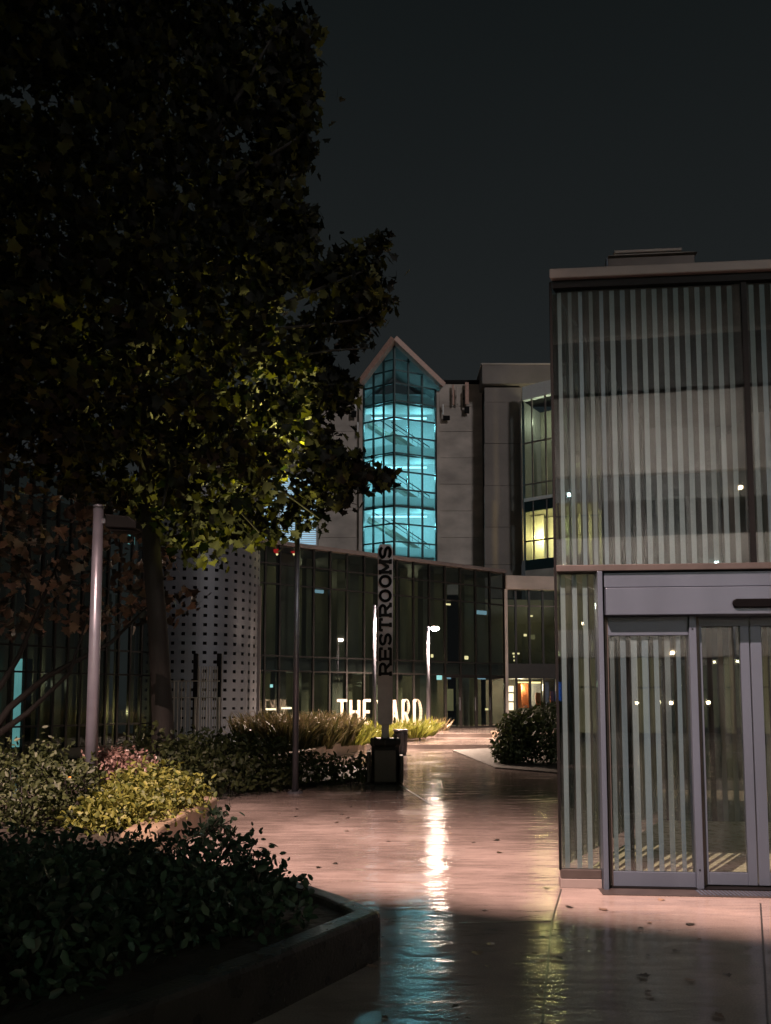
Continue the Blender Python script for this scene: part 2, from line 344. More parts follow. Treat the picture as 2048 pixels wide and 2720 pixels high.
# ================================================================== glass pavilion
c0 = G(1494, 2357)
PV = Frame((c0.x, c0.y), -math.atan2(0.135, 1.64))
pv = fempty('glass_pavilion', PV)
tag(pv, 'two storey glass pavilion with vertical pale stripes and sliding aluminium doors', 'pavilion')
LX1 = 5.2
BKX0, BKY = 1.75, 3.7                          # back corner, the side wall runs back to the right
zc0, zc1 = PV.Z(1476, 748), PV.Z(1476, 714, -0.05)
zm0, zm1 = PV.Z(1700, 1519), PV.Z(1700, 1502)
z_hd = PV.Z(1800, 1636); z_h2 = PV.Z(1800, 1562)
plan = [(-0.03, -0.06), (LX1, -0.06), (LX1 + 0.3, BKY + 0.1), (BKX0 - 0.05, BKY + 0.1)]
MB().prism(plan, zc0, zc1).build('roof_fascia', M['fascia'], pv, bevel=0.01)
MB().prism([(0.0, -0.02), (LX1, -0.02), (LX1 + 0.28, BKY + 0.05), (BKX0, BKY + 0.05)], zc0 - 0.07, zc0 - 0.003).build('roof_soffit', M['black'], pv)
MB().prism([(-0.015, -0.075), (LX1, -0.075), (LX1, 0.09), (0.02, 0.09)], zm0, zm1).build('transom_ledge', M['alu_dark'], pv, bevel=0.006)
MB().prism([(0.02, 0.09), (LX1, 0.09), (LX1, 0.2), (0.07, 0.2)], zm0 + 0.01, zm1 - 0.01).build('floor_edge', M['black'], pv)
# roof unit
off = 1.0
ru = Frame(PV.world(0, off, 0), PV.a)
x0, x1 = ru.X(1614, 705), ru.X(1846, 700)
zb = zc1 + 0.002
zt1 = ru.Z(1700, 680); zt2 = ru.Z(1720, 655)
unit = MB().box(x0, x1, off, off + 0.9, zb, zt1).build('roof_hatch', M['alu_dark'], pv, bevel=0.01)
hood = MB()
hood.add([(x0, off - 0.03, zt1), (x1 + .02, off - 0.03, zt1), (x1 + .02, off + 0.93, zt1), (x0, off + 0.93, zt1),
          (x0 + .1, off + .12, zt2), (x1 - .1, off + .12, zt2), (x1 - .1, off + .78, zt2), (x0 + .1, off + .78, zt2)],
         [(3, 2, 1, 0), (4, 5, 6, 7), (0, 1, 5, 4), (1, 2, 6, 5), (2, 3, 7, 6), (3, 0, 4, 7)])
hood.build('hatch_hood', M['concrete_dk'], unit)
BX('hatch_lid', M['fascia'], unit, x0 + .09, x1 - .09, off + .1, off + .8, zt2 + .004, zt2 + .035, 0.006)
BX('hatch_trim', M['alu'], unit, x0 - .012, x0 - .002, off - .02, off + .05, zb, zt1 - .01)
# upper glass: two panes with a dark joint
xj0, xj1 = PV.X(1984, 1200), PV.X(2000, 1200)
BX('upper_pane', M['pglass'], pv, 0.0, xj0, 0.012, 0.024, zm1, zc0 - 0.07)
BX('upper_pane', M['pglass'], pv, xj1, LX1, 0.012, 0.024, zm1, zc0 - 0.07)
BX('glazing_joint', M['black'], pv, xj0 + .002, xj1 - .002, 0.0, 0.05, zm1, zc0 - 0.07)
BX('corner_trim', M['black'], pv, -0.022, -0.002, -0.004, 0.03, 0.14, zc0 - 0.002)
BX('corner_trim', M['black'], pv, 0.006, 0.06, 0.09, 0.15, zm1, zc0 - 0.07)   # dark inner post behind first stripe
xs0, step = PV.X(1492, 1100), (PV.X(1952, 1100) - PV.X(1492, 1100)) / 16.0
sw = 0.041
for k in range(0, 55):
    cx = xs0 + step * k
    if cx > LX1 - 0.05: break
    if xj0 - sw / 2 < cx < xj1 + sw / 2: continue
    w_ = sw * (0.8 if k < 5 else 1.0)
    BX('glass_stripe', M[('frit', 'frit', 'frit_b', 'frit', 'frit_c')[(k * 7 // 3) % 5]], pv, cx - w_ / 2, cx + w_ / 2, 0.0265, 0.029, zm1 + 0.002, zc0 - 0.09)
# lower storey, fixed strip beside the doors
xp0, xp1 = PV.X(1590, 1900), PV.X(1603, 1900)
BX('lower_pane', M['pglass'], pv, 0.0, xp0 - 0.004, 0.012, 0.024, 0.15, zm0)
for sx in (1502, 1534, 1562):
    cx = PV.X(sx, 1900); BX('glass_stripe', M['frit'], pv, cx - .02, cx + .02, 0.0265, 0.029, 0.152, zm0 - .01)
BX('plinth', M['alu_dark'], pv, -0.01, xp0 - .004, -0.012, 0.06, 0.075, 0.148, 0.004)
BX('plinth', M['fascia'], pv, -0.018, xp0 - .004, -0.02, 0.07, 0.0, 0.073, 0.004)
BX('door_post', M['alu'], pv, xp0, xp1, -0.085, 0.1, 0.0, zm0 - .002, 0.004)
BX('door_post_reveal', M['black'], pv, xp1 + .001, xp1 + .02, -0.03, 0.1, 0.0, zm0 - .003)
hx0 = xp1 + .021
BX('header_panel', M['alu'], pv, hx0, LX1, -0.045, 0.1, z_h2 + .006, zm0 - .012, 0.004)
BX('header_panel', M['alu'], pv, hx0, LX1, -0.11, 0.1, z_hd, z_h2 - .006, 0.006)
# motion sensor, a flat black pill
zs0, zs1 = PV.Z(1960, 1614, -.11), PV.Z(1960, 1591, -.11); sx0 = PV.X(1944, 1600, -.11); rr = (zs1 - zs0) / 2
pill = [(sx0 + rr + math.cos(t) * rr, zs0 + rr + math.sin(t) * rr) for t in np.linspace(R(90), R(270), 9)] + \
       [(sx0 + rr + .42 + math.cos(t) * rr, zs0 + rr + math.sin(t) * rr) for t in np.linspace(R(-90), R(90), 9)]
MB().extr(pill, -0.135, -0.111).build('motion_sensor', M['sensor'], pv, bevel=0.008)
# side light
def X(x, y=2000): return PV.X(x, y)
ya, yb = 0.0, 0.045
sl0, sl1, jb0, jb1 = X(1622), X(1838), X(1838), X(1857)
BX('stile', M['alu_dark'], pv, hx0, sl0, ya, yb, 0.02, z_hd - .002)
BX('top_rail', M['alu'], pv, sl0 + .001, sl1, ya - .005, yb, PV.Z(1720, 1688), z_hd - .002, 0.003)
BX('bottom_rail', M['alu'], pv, sl0 + .001, sl1, ya - .005, yb, 0.02, PV.Z(1720, 2316), 0.003)
zg0, zg1 = PV.Z(1720, 2316) + .001, PV.Z(1720, 1688) - .001
BX('side_light_pane', M['pglass'], pv, sl0 + .001, sl1, 0.016, 0.024, zg0, zg1)
k = 0
cx = sl0 + 0.035
while cx < sl1 - 0.02:
    w_ = (0.036, 0.046, 0.05, 0.052, 0.04, 0.044, 0.036)[k % 7]
    BX('glass_stripe', M[('frit_b', 'frit_c', 'frit', 'frit_c', 'frit_c', 'frit_b', 'frit_c')[k % 7]], pv, cx - w_ / 2, cx + w_ / 2, 0.0265, 0.029, zg0 + .001, zg1 - .001)
    cx += 0.0915; k += 1
BX('door_jamb', M['alu'], pv, jb0, jb1, -0.03, 0.09, 0.0, z_hd - .002, 0.004)
BX('screw', M['black'], pv, jb0 + .02, jb0 + .032, -0.034, -0.029, z_hd - .12, z_hd - .108)
BX('screw', M['black'], pv, jb0 + .02, jb0 + .032, -0.034, -0.029, 0.16, 0.172)
# sliding doors, set back
dy0, dy1 = 0.06, 0.105
BX('door_recess', M['alu_dark'], pv, jb1 + .001, X(1872), 0.05, 0.12, 0.0, z_hd - .002)
def leaf(xa, xb, ga, gb):
    d = BX('sliding_door', M['alu'], pv, xa, xb, dy0, dy1, PV.Z(1900, 1663, dy0) , z_hd - .004, 0.003)   # top rail carries the leaf
    zt, zl = PV.Z(1900, 1663, dy0) - .001, PV.Z(1930, 2318, dy0)
    BX('door_stile', M['alu'], d, xa, ga, dy0, dy1, 0.03, zt, 0.003)
    BX('door_stile', M['alu'], d, gb, xb, dy0, dy1, 0.03, zt, 0.003)
    BX('door_bottom_rail', M['alu'], d, ga + .001, gb - .001, dy0, dy1, 0.03, zl, 0.003)
    BX('door_pane', M['pglass'], d, ga + .001, gb - .001, dy0 + .015, dy0 + .024, zl + .001, zt - .001)
l1a, l1g, l1h, l1b = X(1873), X(1880), X(1984), X(2008)
leaf(l1a, l1b, l1g, l1h)
leaf(l1b + .012, l1b + .012 + (l1b - l1a) + .25, l1b + .1, l1b + .012 + (l1b - l1a) + .15)
BX('threshold', M['black'], pv, hx0, LX1, -0.03, 0.12, 0.001, 0.018)
mat_ = BX('door_grating', M['alu_dark'], pv, hx0 - .1, LX1, -0.24, -0.035, 0.001, 0.008)
for k in range(70):
    xx = X(1830) + k * 0.032
    if xx > LX1: break
    BX('grating_rib', M['alu'], mat_, xx, xx + .016, -0.22, -0.06, 0.009, 0.014)
# walls behind: side and back glass with stripes, floor, low wall
sidev = Vector((BKX0, BKY, 0)).normalized()
def side(t, w, h): return Vector((sidev.x * t, sidev.y * t + 0.05, h))
Ls = math.hypot(BKX0, BKY)
sp = MB(); q = Vector((sidev.y, -sidev.x, 0)) * 0.012
for (za, zb_) in ((0.15, zm0), (zm1, zc0 - .07)):
    m_ = MB(); a, b = side(0.03, 0, 0), side(Ls, 0, 0)
    m_.add([a + Vector((0, 0, za)), b + Vector((0, 0, za)), b + Vector((0, 0, zb_)), a + Vector((0, 0, zb_)),
            a + q + Vector((0, 0, za)), b + q + Vector((0, 0, za)), b + q + Vector((0, 0, zb_)), a + q + Vector((0, 0, zb_))],
           [(0, 1, 2, 3), (7, 6, 5, 4), (0, 4, 5, 1), (1, 5, 6, 2), (2, 6, 7, 3), (3, 7, 4, 0)])
    m_.build('side_pane', M['pglass'], pv)
    for k in range(1, int(Ls / 0.19)):
        a = side(k * 0.19, 0, 0) + q * 1.4
        MB().bar(a + Vector((0, 0, za + .01)), a + Vector((0, 0, zb_ - .01)), 0.05, 0.004, up=Vector((sidev.y, -sidev.x, 0))).build('glass_stripe', M['frit_back'], pv)
for (za, zb_) in ((0.0, zm0), (zm1, zc0 - .07)):
    BX('back_pane', M['pglass'], pv, BKX0, LX1, BKY - .02, BKY - .008, za, zb_)
    for k in range(26):
        xx = BKX0 + .07 + k * 0.14
        if xx > LX1 - .05: break
        BX('glass_stripe', M['frit_back'] if k % 4 else M['black'], pv, xx, xx + .062, BKY - .028, BKY - .024, za + .01, zb_ - .01)
MB().prism([(0.08, 0.125), (LX1 - .02, 0.125), (LX1 + .2, BKY - .03), (BKX0 - .02, BKY - .03)], 0.001, 0.02).build('pavilion_floor', M['floor_in'], pv)
MB().prism([(0.05, 0.21), (LX1 - .02, 0.21), (LX1 + .2, BKY - .05), (BKX0 - .02, BKY - .05)], zm0 + .02, zm1 - .02).build('upper_floor', M['slab'], pv)
BX('stair_core', M['grey_in'], pv, 2.6, LX1 - .1, 2.6, BKY - .1, zm1, zc0 - .3)
dl = light('added_floor_light', 'SPOT', (1.6, 1.7, 2.7), 130, (1.0, .86, .50), .06, pv, spot_size=R(95), spot_blend=.5)  # added lamp and housing, only to brighten the pavilion floor
BX('added_light_can', M['alu_dark'], pv, 1.52, 1.68, 1.62, 1.78, 2.72, zm0 + .019)
BX('handrail_post', M['black'], pv, X(1650), X(1650) + .03, 0.35, 0.38, 0.021, 1.2)
BX('handrail_post', M['black'], pv, X(1692), X(1692) + .05, 0.4, 0.45, 0.021, 2.3)

# ================================================================== glass building (curtain wall)
CWR = 38.0
cw_top = EYE + (HOR - 1518) * CWR / F_PX
Dl = (cw_top - EYE) * F_PX / (HOR - 1438)
pL = Vector(((713 - 1024) / F_PX * Dl, Dl, 0)); pR = Vector(((1340 - 1024) / F_PX * CWR, CWR, 0))
CW = Frame((pL.x, pL.y), math.atan2(pR.y - pL.y, pR.x - pL.x), 0.28)
cw = fempty('glass_building', CW)
tag(cw, 'low dark glass curtain wall building with square grid of mullions behind the letters', 'building')
mx = [640, 671, 702, 741, 786, 831, 874.6, 919.6, 966, 1011, 1053, 1097.5, 1139.6, 1181, 1222, 1262.6, 1301, 1340]
mxl = [CW.X(x, 1700) for x in mx]
top = CW.Z(870, 1463)
rows = [0.0] + [CW.Z(870, y) for y in (1785, 1747, 1564, 1513)] + [top - 0.06]
Lc = mxl[-1]
BX('parapet_cap', M['fascia'], cw, mxl[0] - .1, Lc + .08, -0.12, 0.5, top - .02, top + .14, 0.01)
for x in mxl: BX('mullion', M['mull'], cw, x - .035, x + .035, -0.07, 0.06, 0.0, top - .03)
for z in rows[1:5]: BX('transom', M['mull'], cw, mxl[0], Lc, -0.055, 0.05, z - .03, z + .03)
BX('base_rail', M['mull'], cw, mxl[0], Lc, -0.055, 0.05, 0.0, 0.08)
for i in range(len(mxl) - 1):
    for j in range(5):
        if i >= 13 and j == 0: continue
        BX('pane', M['cglass'], cw, mxl[i] + .036, mxl[i + 1] - .036, -0.012, 0.0, rows[j] + (.08 if j == 0 else .031), rows[j + 1] - .031)
# doors in the last bays
for i in range(13, len(mxl) - 1):
    d = BX('entrance_door', M['mull'], cw, mxl[i] + .037, mxl[i + 1] - .037, -0.03, 0.02, rows[1] - .12, rows[1] - .032)
    BX('door_pane', M['cglass'], d, mxl[i] + .09, mxl[i + 1] - .09, -0.012, 0.0, .14, rows[1] - .125)
    BX('door_stile', M['mull'], d, mxl[i] + .037, mxl[i] + .089, -0.03, 0.02, .01, rows[1] - .122)
    BX('door_stile', M['mull'], d, mxl[i + 1] - .089, mxl[i + 1] - .037, -0.03, 0.02, .01, rows[1] - .122)
    BX('door_handle', M['steel'], d, mxl[i + 1] - .1, mxl[i + 1] - .08, -0.09, -0.05, .8, 1.4)
# interior
BX('interior_wall', M['olive_in'], cw, mxl[0], Lc - .1, 4.2, 4.35, 0.0, top - .1)
BX('interior_floor', M['slab'], cw, mxl[0], Lc - .1, 0.1, 4.2, -0.02, 0.012)
BX('gallery_slab', M['slab'], cw, mxl[0], Lc - .1, 0.35, 4.18, rows[1] + .05, rows[2] - .05)
BX('interior_ceiling', M['slab'], cw, mxl[0], Lc - .1, 0.1, 4.2, top - .1, top - .03)
for k, (xx, ww, yy) in enumerate(((0.8, .5, 1.0), (2.3, .35, 1.5), (3.4, .5, .8), (4.5, .4, 1.6), (5.6, .55, .9), (7.0, .35, 1.2), (8.2, .5, 1.0), (9.3, .4, 1.6), (10.6, .5, .9), (11.8, .4, 1.3))):
    BX('interior_column', M['olive_in' if k % 2 else 'grey_in'], cw, xx, xx + ww, yy, yy + .4, 0.013, rows[1] + .04)
    BX('interior_column', M['olive_in' if k % 3 else 'grey_in'], cw, xx + .2, xx + .2 + ww * 1.3, yy, yy + .4, rows[2] - .045, top - .11)
for (px, py, w_, h_, mm) in ((722, 1822, 6, 8, 'dot_cool'), (729, 1779, 9, 4, 'dot_cool'),
                             (1146, 1742, 10, 8, 'dot_warm'), (1240, 1747, 8, 9, 'dot_warm'),
                             (1191, 1605, 12, 3, 'dot_warm'), (848, 1571, 24, 6, 'blind_glow'), (1280, 1627, 26, 8, 'blind_glow'), (720, 1884, 26, 5, 'menu'), (762, 1881, 26, 5, 'menu'), (1212, 1890, 0, 0, None),
                             (1168, 1798, 12, 15, 'dot_cool'), (1190, 1799, 16, 9, 'blind_glow'), (1266, 1797, 6, 12, 'dot_cool'), (1281, 1801, 18, 7, 'blind_glow'), (1294, 1884, 6, 5, 'dot_warm'), ):
    if not mm: continue
    o_ = 0.4
    xa, za = CW.hit(px - w_ / 2, py + h_ / 2, o_); xb, zb_ = CW.hit(px + w_ / 2, py - h_ / 2, o_)
    BX('interior_lamp', M[mm], cw, xa, xb, o_, o_ + .06, za, zb_)
xa, za = CW.hit(1183, 1888, .1); xb, zb_ = CW.hit(1202, 1830, .1)
BX('door_notice', M['dim_window'], cw, xa, xb, .04, .05, za, zb_)
for xx, zz, pw in ((2.0, 2.0, 9), (6.0, 2.0, 9), (10.0, 2.0, 14), (3.0, 6.6, 16), (9.0, 6.6, 16)):
    light('interior_bulb', 'POINT', (xx, 2.6, zz), pw * 1.5, (1.0, 0.88, 0.55), 0.15, cw)

# paper lanterns hanging inside the glass
for i, px in enumerate((736, 781)):
    xa, za = CW.hit(px, 1462, .5); wp = CW.world(xa, .5, za)
    t = empty('paper_lantern', wp - Vector((0, 0, .2)))
    tag(t, ('red paper lantern with gold tassel left of the thin lamp post' , 'red paper lantern partly hidden by the thin lamp post')[i], 'lantern', 'lanterns inside the glass building')
    MB().lathe((0, 0, .2), [(.06, -.13), (.13, -.08), (.15, 0), (.13, .08), (.06, .13)], 12).build('lantern_body', M['red_glow'], t, True)
    MB().lathe((0, 0, .2), [(.05, .131), (.05, .17)], 8).build('lantern_cap', M['dot_warm'], t)
    MB().lathe((0, 0, .2), [(.035, -.2), (.05, -.131)], 8).build('lantern_tassel', M['dot_warm'], t)
    MB().tube([(0, 0, .37), (0, 0, top - 0.1 - (wp.z - .48))], .006, 5).build('cord', M['black'], t)

# ================================================================== entrance wing to the right
WG = Frame((pR.x + .12, pR.y + .1), R(9), 0.28)
wg = fempty('entrance_wing', WG)
tag(wg, 'lower entrance wing with pink fascia and lit shop interior behind shrubs', 'building')
LW = WG.X(1640, 1700)
f0, f1 = WG.Z(1345, 1566), WG.Z(1345, 1530)
BX('fascia_band', M['concrete'], wg, -.05, LW, -.25, .3, f0, f1, .02)
BX('corner_post', M['concrete'], wg, -.12, .02, -.2, 0.0, 0.0, f0 - .004)
wx = [WG.X(x, 1700) for x in (1370, 1406, 1442, 1476, 1512, 1550, 1590, 1630)]
wr = [0.0, WG.Z(1400, 1802), WG.Z(1400, 1792), WG.Z(1400, 1763), WG.Z(1400, 1610), f0]
for x in wx: BX('mullion', M['mull'], wg, x - .05, x + .05, -.06, .05, 0, f0 - .005)
BX('transom', M['fascia'], wg, .03, LW, -.05, .05, wr[4] - .025, wr[4] + .025)
BX('floor_band', M['mull'], wg, .03, LW, -.08, .1, wr[1], wr[3])
cols_ = [.03] + wx
for i in range(len(cols_) - 1):
    for (za, zb_) in ((.05, wr[1]), (wr[3], wr[4] - .026), (wr[4] + .026, f0)):
        BX('pane', M['cglass'], wg, cols_[i] + .051, cols_[i + 1] - .051, -.01, 0, za + .002, zb_ - .002)
BX('interior_wall', M['grey_in'], wg, 0, LW, 3.6, 3.7, 0, f0)
BX('interior_floor', M['slab'], wg, .05, LW, .1, 3.6, -.01, .012)
BX('interior_slab', M['slab'], wg, .05, LW, .15, 3.58, wr[1] + .01, wr[3] - .01)
def wpanel(name, mm, x0, y0, x1, y1, o_):
    xa, za = WG.hit(x0, y1, o_); xb, zb_ = WG.hit(x1, y0, o_); BX(name, M[mm], wg, xa, xb, o_, o_ + .05, max(za, .02), zb_)
for y0, y1 in ((1822, 1838), (1842, 1862), (1866, 1886)): wpanel('menu_lightbox', 'menu', 1348, y0, 1364, y1, .5)
wpanel('wall_panel', 'orange', 1374, 1816, 1384, 1880, .9); wpanel('wall_panel', 'orange', 1424, 1840, 1436, 1875, .8)
wpanel('wall_panel', 'orange', 1386, 1816, 1404, 1880, 1.6); wpanel('screen', 'blue_screen', 1476, 1812, 1492, 1862, .6)
wpanel('light_strip', 'warm_light', 1374, 1811, 1404, 1814, .8); wpanel('light_strip', 'warm_light', 1408, 1811, 1436, 1815, .8)
wpanel('wall_panel', 'white', 1448, 1812, 1457, 1875, .9); wpanel('wall_poster', 'orange', 1462, 1836, 1470, 1868, .9); wpanel('wall_panel', 'white', 1408, 1815, 1436, 1875, 2.2)
wpanel('interior_lamp', 'dot_warm', 1408, 1634, 1415, 1638, .4); wpanel('interior_lamp', 'dot_warm', 1392, 1684, 1399, 1690, .5); wpanel('wall_sign', 'dim_window', 1407, 1686, 1421, 1698, .8)
for q_, (a_, b_) in enumerate(((1365, 1736), (1367, 1744), (1377, 1736), (1368, 1754), (1486, 1733), (1486, 1740))): wpanel('interior_lamp', 'dot_warm', a_ - 3, b_ - 2, a_ + 3, b_ + 2, .4)
wpanel('interior_column', 'grey_in', 1388, 1690, 1394, 1762, 1.0); wpanel('interior_column', 'olive_in', 1446, 1690, 1454, 1762, 1.2); wpanel('interior_column', 'orange', 1478, 1660, 1489, 1762, 1.0)
light('interior_bulb', 'POINT', (1.2, 1.6, 1.9), 320, (1, .75, .5), .15, wg); light('interior_bulb', 'POINT', (2.6, 2.0, 6.0 if f0 > 6.2 else f0 - .6), 40, (1, .82, .45), .15, wg)

# ================================================================== concrete building and stair tower
CB = Frame((0, 60.0), 0.0)
cb = fempty('concrete_building', CB)
tag(cb, 'tall concrete panel building rising behind the dark glass building', 'building')
def cpanel(parent, x0, x1, ys, fr, mm, y0, y1, name='concrete_panel'):
    for a, b in zip(ys[:-1], ys[1:]):
        xa, xb = fr.X(x0, (a + b) / 2), fr.X(x1, (a + b) / 2)
        BX(name, M[mm], parent, xa + .01, xb - .01, y0 + random.uniform(0, .02), y1, fr.Z(x0, b) + .012, fr.Z(x0, a) - .012, .008)
zlow = 1580
cpanel(cb, 1167, 1287, [1020, 1079, 1146, 1216, 1286, 1357, 1428, 1500, zlow], CB, 'concrete', 0, .6)
cpanel(cb, 845, 956, [1012, 1079, 1146, 1216, 1286, 1357, 1428, 1500, zlow], CB, 'concrete', 0, .6)
BX('wall_core', M['black'], cb, CB.X(500, 1400), CB.X(950, 1400), .62, 6, 0, CB.Z(1200, 1024)); BX('wall_core', M['black'], cb, CB.X(1174, 1400), CB.X(1290, 1400), .62, 6, 0, CB.Z(1200, 1024))
BX('roof_edge', M['black'], cb, CB.X(1172, 1020), CB.X(1290, 1020), -.05, .61, CB.Z(1200, 1018), CB.Z(1200, 1010)); BX('roof_edge', M['black'], cb, CB.X(835, 1020), CB.X(952, 1020), -.05, .61, CB.Z(1200, 1018), CB.Z(1200, 1010))
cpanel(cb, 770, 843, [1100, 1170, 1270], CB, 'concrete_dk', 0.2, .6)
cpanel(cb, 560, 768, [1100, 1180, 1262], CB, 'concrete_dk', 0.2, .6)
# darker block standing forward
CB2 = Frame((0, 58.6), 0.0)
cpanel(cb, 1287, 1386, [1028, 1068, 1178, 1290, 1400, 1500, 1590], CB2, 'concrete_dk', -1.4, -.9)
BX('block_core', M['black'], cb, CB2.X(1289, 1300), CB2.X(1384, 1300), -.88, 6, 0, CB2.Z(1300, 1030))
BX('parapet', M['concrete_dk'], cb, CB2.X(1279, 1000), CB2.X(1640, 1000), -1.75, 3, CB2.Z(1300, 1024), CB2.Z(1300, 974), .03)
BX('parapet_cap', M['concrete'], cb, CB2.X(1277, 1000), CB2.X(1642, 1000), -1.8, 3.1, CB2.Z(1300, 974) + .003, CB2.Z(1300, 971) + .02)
# aerials on the wall
def aerial(x, y0, y1, wpx, mm, off_=-.25):
    a = BX('aerial', M[mm], cb, CB.X(x - wpx / 2, y0), CB.X(x + wpx / 2, y0), off_ - .12, off_, CB.Z(x, y1), CB.Z(x, y0), .02)
    BX('aerial_bracket', M['black'], a, CB.X(x - 2, y0), CB.X(x + 2, y0), off_ + .002, -.002, CB.Z(x, (y0 + y1) / 2), CB.Z(x, (y0 + y1) / 2) + .1)
aerial(1203, 1026, 1079, 5, 'rake'); aerial(1213, 1032, 1079, 4, 'concrete'); aerial(1239, 1020, 1078, 10, 'rake'); aerial(1176, 1078, 1106, 4, 'white'); aerial(945, 1030, 1095, 5, 'white'); aerial(951, 1125, 1160, 4, 'white')
aerial(1185, 1108, 1120, 18, 'black'); aerial(1239, 1084, 1102, 13, 'black'); aerial(940, 1096, 1112, 14, 'black'); aerial(1231, 1040, 1084, 3, 'black')
# glazed return on the right
GR = Frame((CB2.X(1386, 1400), 57.3), R(-36))
gr = fempty('office_return', GR)
tag(gr, 'angled office bay with tall windows and yellow lit room beside the pavilion edge', 'building')
gL = GR.X(1560, 1300)
zA, zB, zC, zD, zE, zF, zG = [GR.Z(1386, y) for y in (1030, 1066, 1335, 1362, 1490, 1517, 1580)]
BX('roof_fascia', M['white'], gr, 0, gL, -.15, .3, zB, zA, .02)
BX('window_sill', M['white'], gr, 0, gL, -.08, .2, zC, zC + .25, .01)
BX('spandrel', M['tmull'], gr, 0, gL, -.02, .2, zD, zC - .003)
BX('spandrel', M['tmull'], gr, 0, gL, -.02, .2, zF, zE)
BX('base_wall', M['concrete'], gr, 0, gL, -.05, .3, 0, zF - .003)
gx = [GR.X(x, 1300) for x in (1386, 1416, 1452, 1490, 1530)]
zM1, zM2 = GR.Z(1386, 1180), GR.Z(1386, 1440)
for x in gx: BX('mullion', M['fascia'], gr, x - .05, x + .05, -.05, .08, zE, zB - .003)
BX('transom', M['fascia'], gr, .02, gL, -.04, .08, zM1 - .05, zM1 + .05); BX('transom', M['mull'], gr, .02, gL, -.04, .08, zM2 - .05, zM2 + .05)
zM3 = GR.Z(1386, 1290); BX('transom', M['fascia'], gr, .02, gL, -.04, .08, zM3 - .04, zM3 + .04)
for i in range(4):
    for (za, zb_) in ((zE, zM2 - .05), (zM2 + .05, zD), (zC + .25, zM3 - .04), (zM3 + .04, zM1 - .05), (zM1 + .05, zB)):
        BX('pane', M['tglass'], gr, gx[i] + .052, gx[i + 1] - .052, -.01, 0, za + .003, zb_ - .003)
BX('room_wall', M['grey_in'], gr, 0, gL, 3.0, 3.1, zD, zB); BX('room_wall', M['white'], gr, 0, gL, 2.6, 2.7, zF, zD)
BX('room_side_wall', M['slab'], gr, -.12, -.02, .21, 3.1, 0, zB); BX('room_floor', M['slab'], gr, 0, gL, .2, 3, zD + .01, zC - .05)
BX('room_wall', M['white'], gr, GR.X(1386, 1400) + .05, GR.X(1425, 1400), 1.2, 1.3, zE, zD - .1)
BX('room_wall', M['white'], gr, GR.X(1455, 1250), GR.X(1478, 1250), 1.0, 1.1, zC + .3, zM1 + 1.0)
light('room_bulb', 'POINT', (1.0, .7, (zE + zD) / 2), 330, (1, .70, .22), .15, gr)
light('room_bulb', 'POINT', (3.6, .6, (zE + zD) / 2), 420, (1, .70, .24), .15, gr)
light('room_bulb', 'POINT', (4.0, .5, (zC + zM1) / 2), 240, (1, .78, .40), .15, gr)
light('room_bulb', 'POINT', (1.2, 1.4, zM1 + 2), 150, (.95, .88, .55), .15, gr)

# stair tower: a pointed glass bay with a gable
ST = Frame((0, 60.0), 0.0)
st = empty('stair_tower', (0, 60, 0))
tag(st, 'stair tower with pointed gable and cyan lit glass grid', 'tower')
VX = ST.X(1046.5, 1250); VY = -1.45
vD = 60 + VY
def zc(y): return P(1046.5, y, vD).z
def facet(a, b):
    a, b = Vector((a[0], a[1], 0)), Vector((b[0], b[1], 0)); d = (b - a); L = d.length; d.normalize()
    n = Vector((d.y, -d.x, 0)); return a, d, n, L
xl, xr = ST.X(966, 1250), ST.X(1157, 1250)
lev = [1438 + 47 * k for k in (4, 3, 2, 1)] + [1438, 1390, 1344, 1298, 1250, 1202, 1156, 1108.5, 1063.6, 1017]
zl_ = [zc(y) for y in lev]
for (pa, pb, ncol) in (((xl, -.1), (VX, VY), 3), ((VX, VY), (xr, -.1), 3)):
    a, d, n, L = facet(pa, pb)
    def quadbox(s0, s1, z0, z1, o0, o1, nm, mm):
        c = [a + d * s0, a + d * s1]
        v = [c[0] + n * o0, c[1] + n * o0, c[1] + n * o1, c[0] + n * o1]
        return MB().add([p + Vector((0, 0, z0)) for p in v] + [p + Vector((0, 0, z1)) for p in v],
                        [(0, 1, 2, 3), (7, 6, 5, 4), (0, 4, 5, 1), (1, 5, 6, 2), (2, 6, 7, 3), (3, 7, 4, 0)]).build(nm, M[mm], st)
    for k in range(ncol + 1):
        s = L * k / ncol
        zt = zl_[-1] + 3.4 * (1 - abs((a + d * s).x - VX) / max(abs(xl - VX), abs(xr - VX))) * .92
        quadbox(s - .06, s + .06, 0, zt, -.06, .10, 'mullion', 'tmull')
    for z in zl_: quadbox(0.06, L - .06, z - .05, z + .05, -.05, .08, 'transom', 'tmull')
    quadbox(0.06, L - .06, zl_[-1] + 1.15, zl_[-1] + 1.23, -.04, .06, 'transom', 'tmull') if False else None
    for k in range(ncol):
        for z0, z1 in zip(zl_[:-1], zl_[1:]):
            quadbox(L * k / ncol + .062, L * (k + 1) / ncol - .062, z0 + .052, z1 - .052, -.008, .008, 'pane', 'tglass')
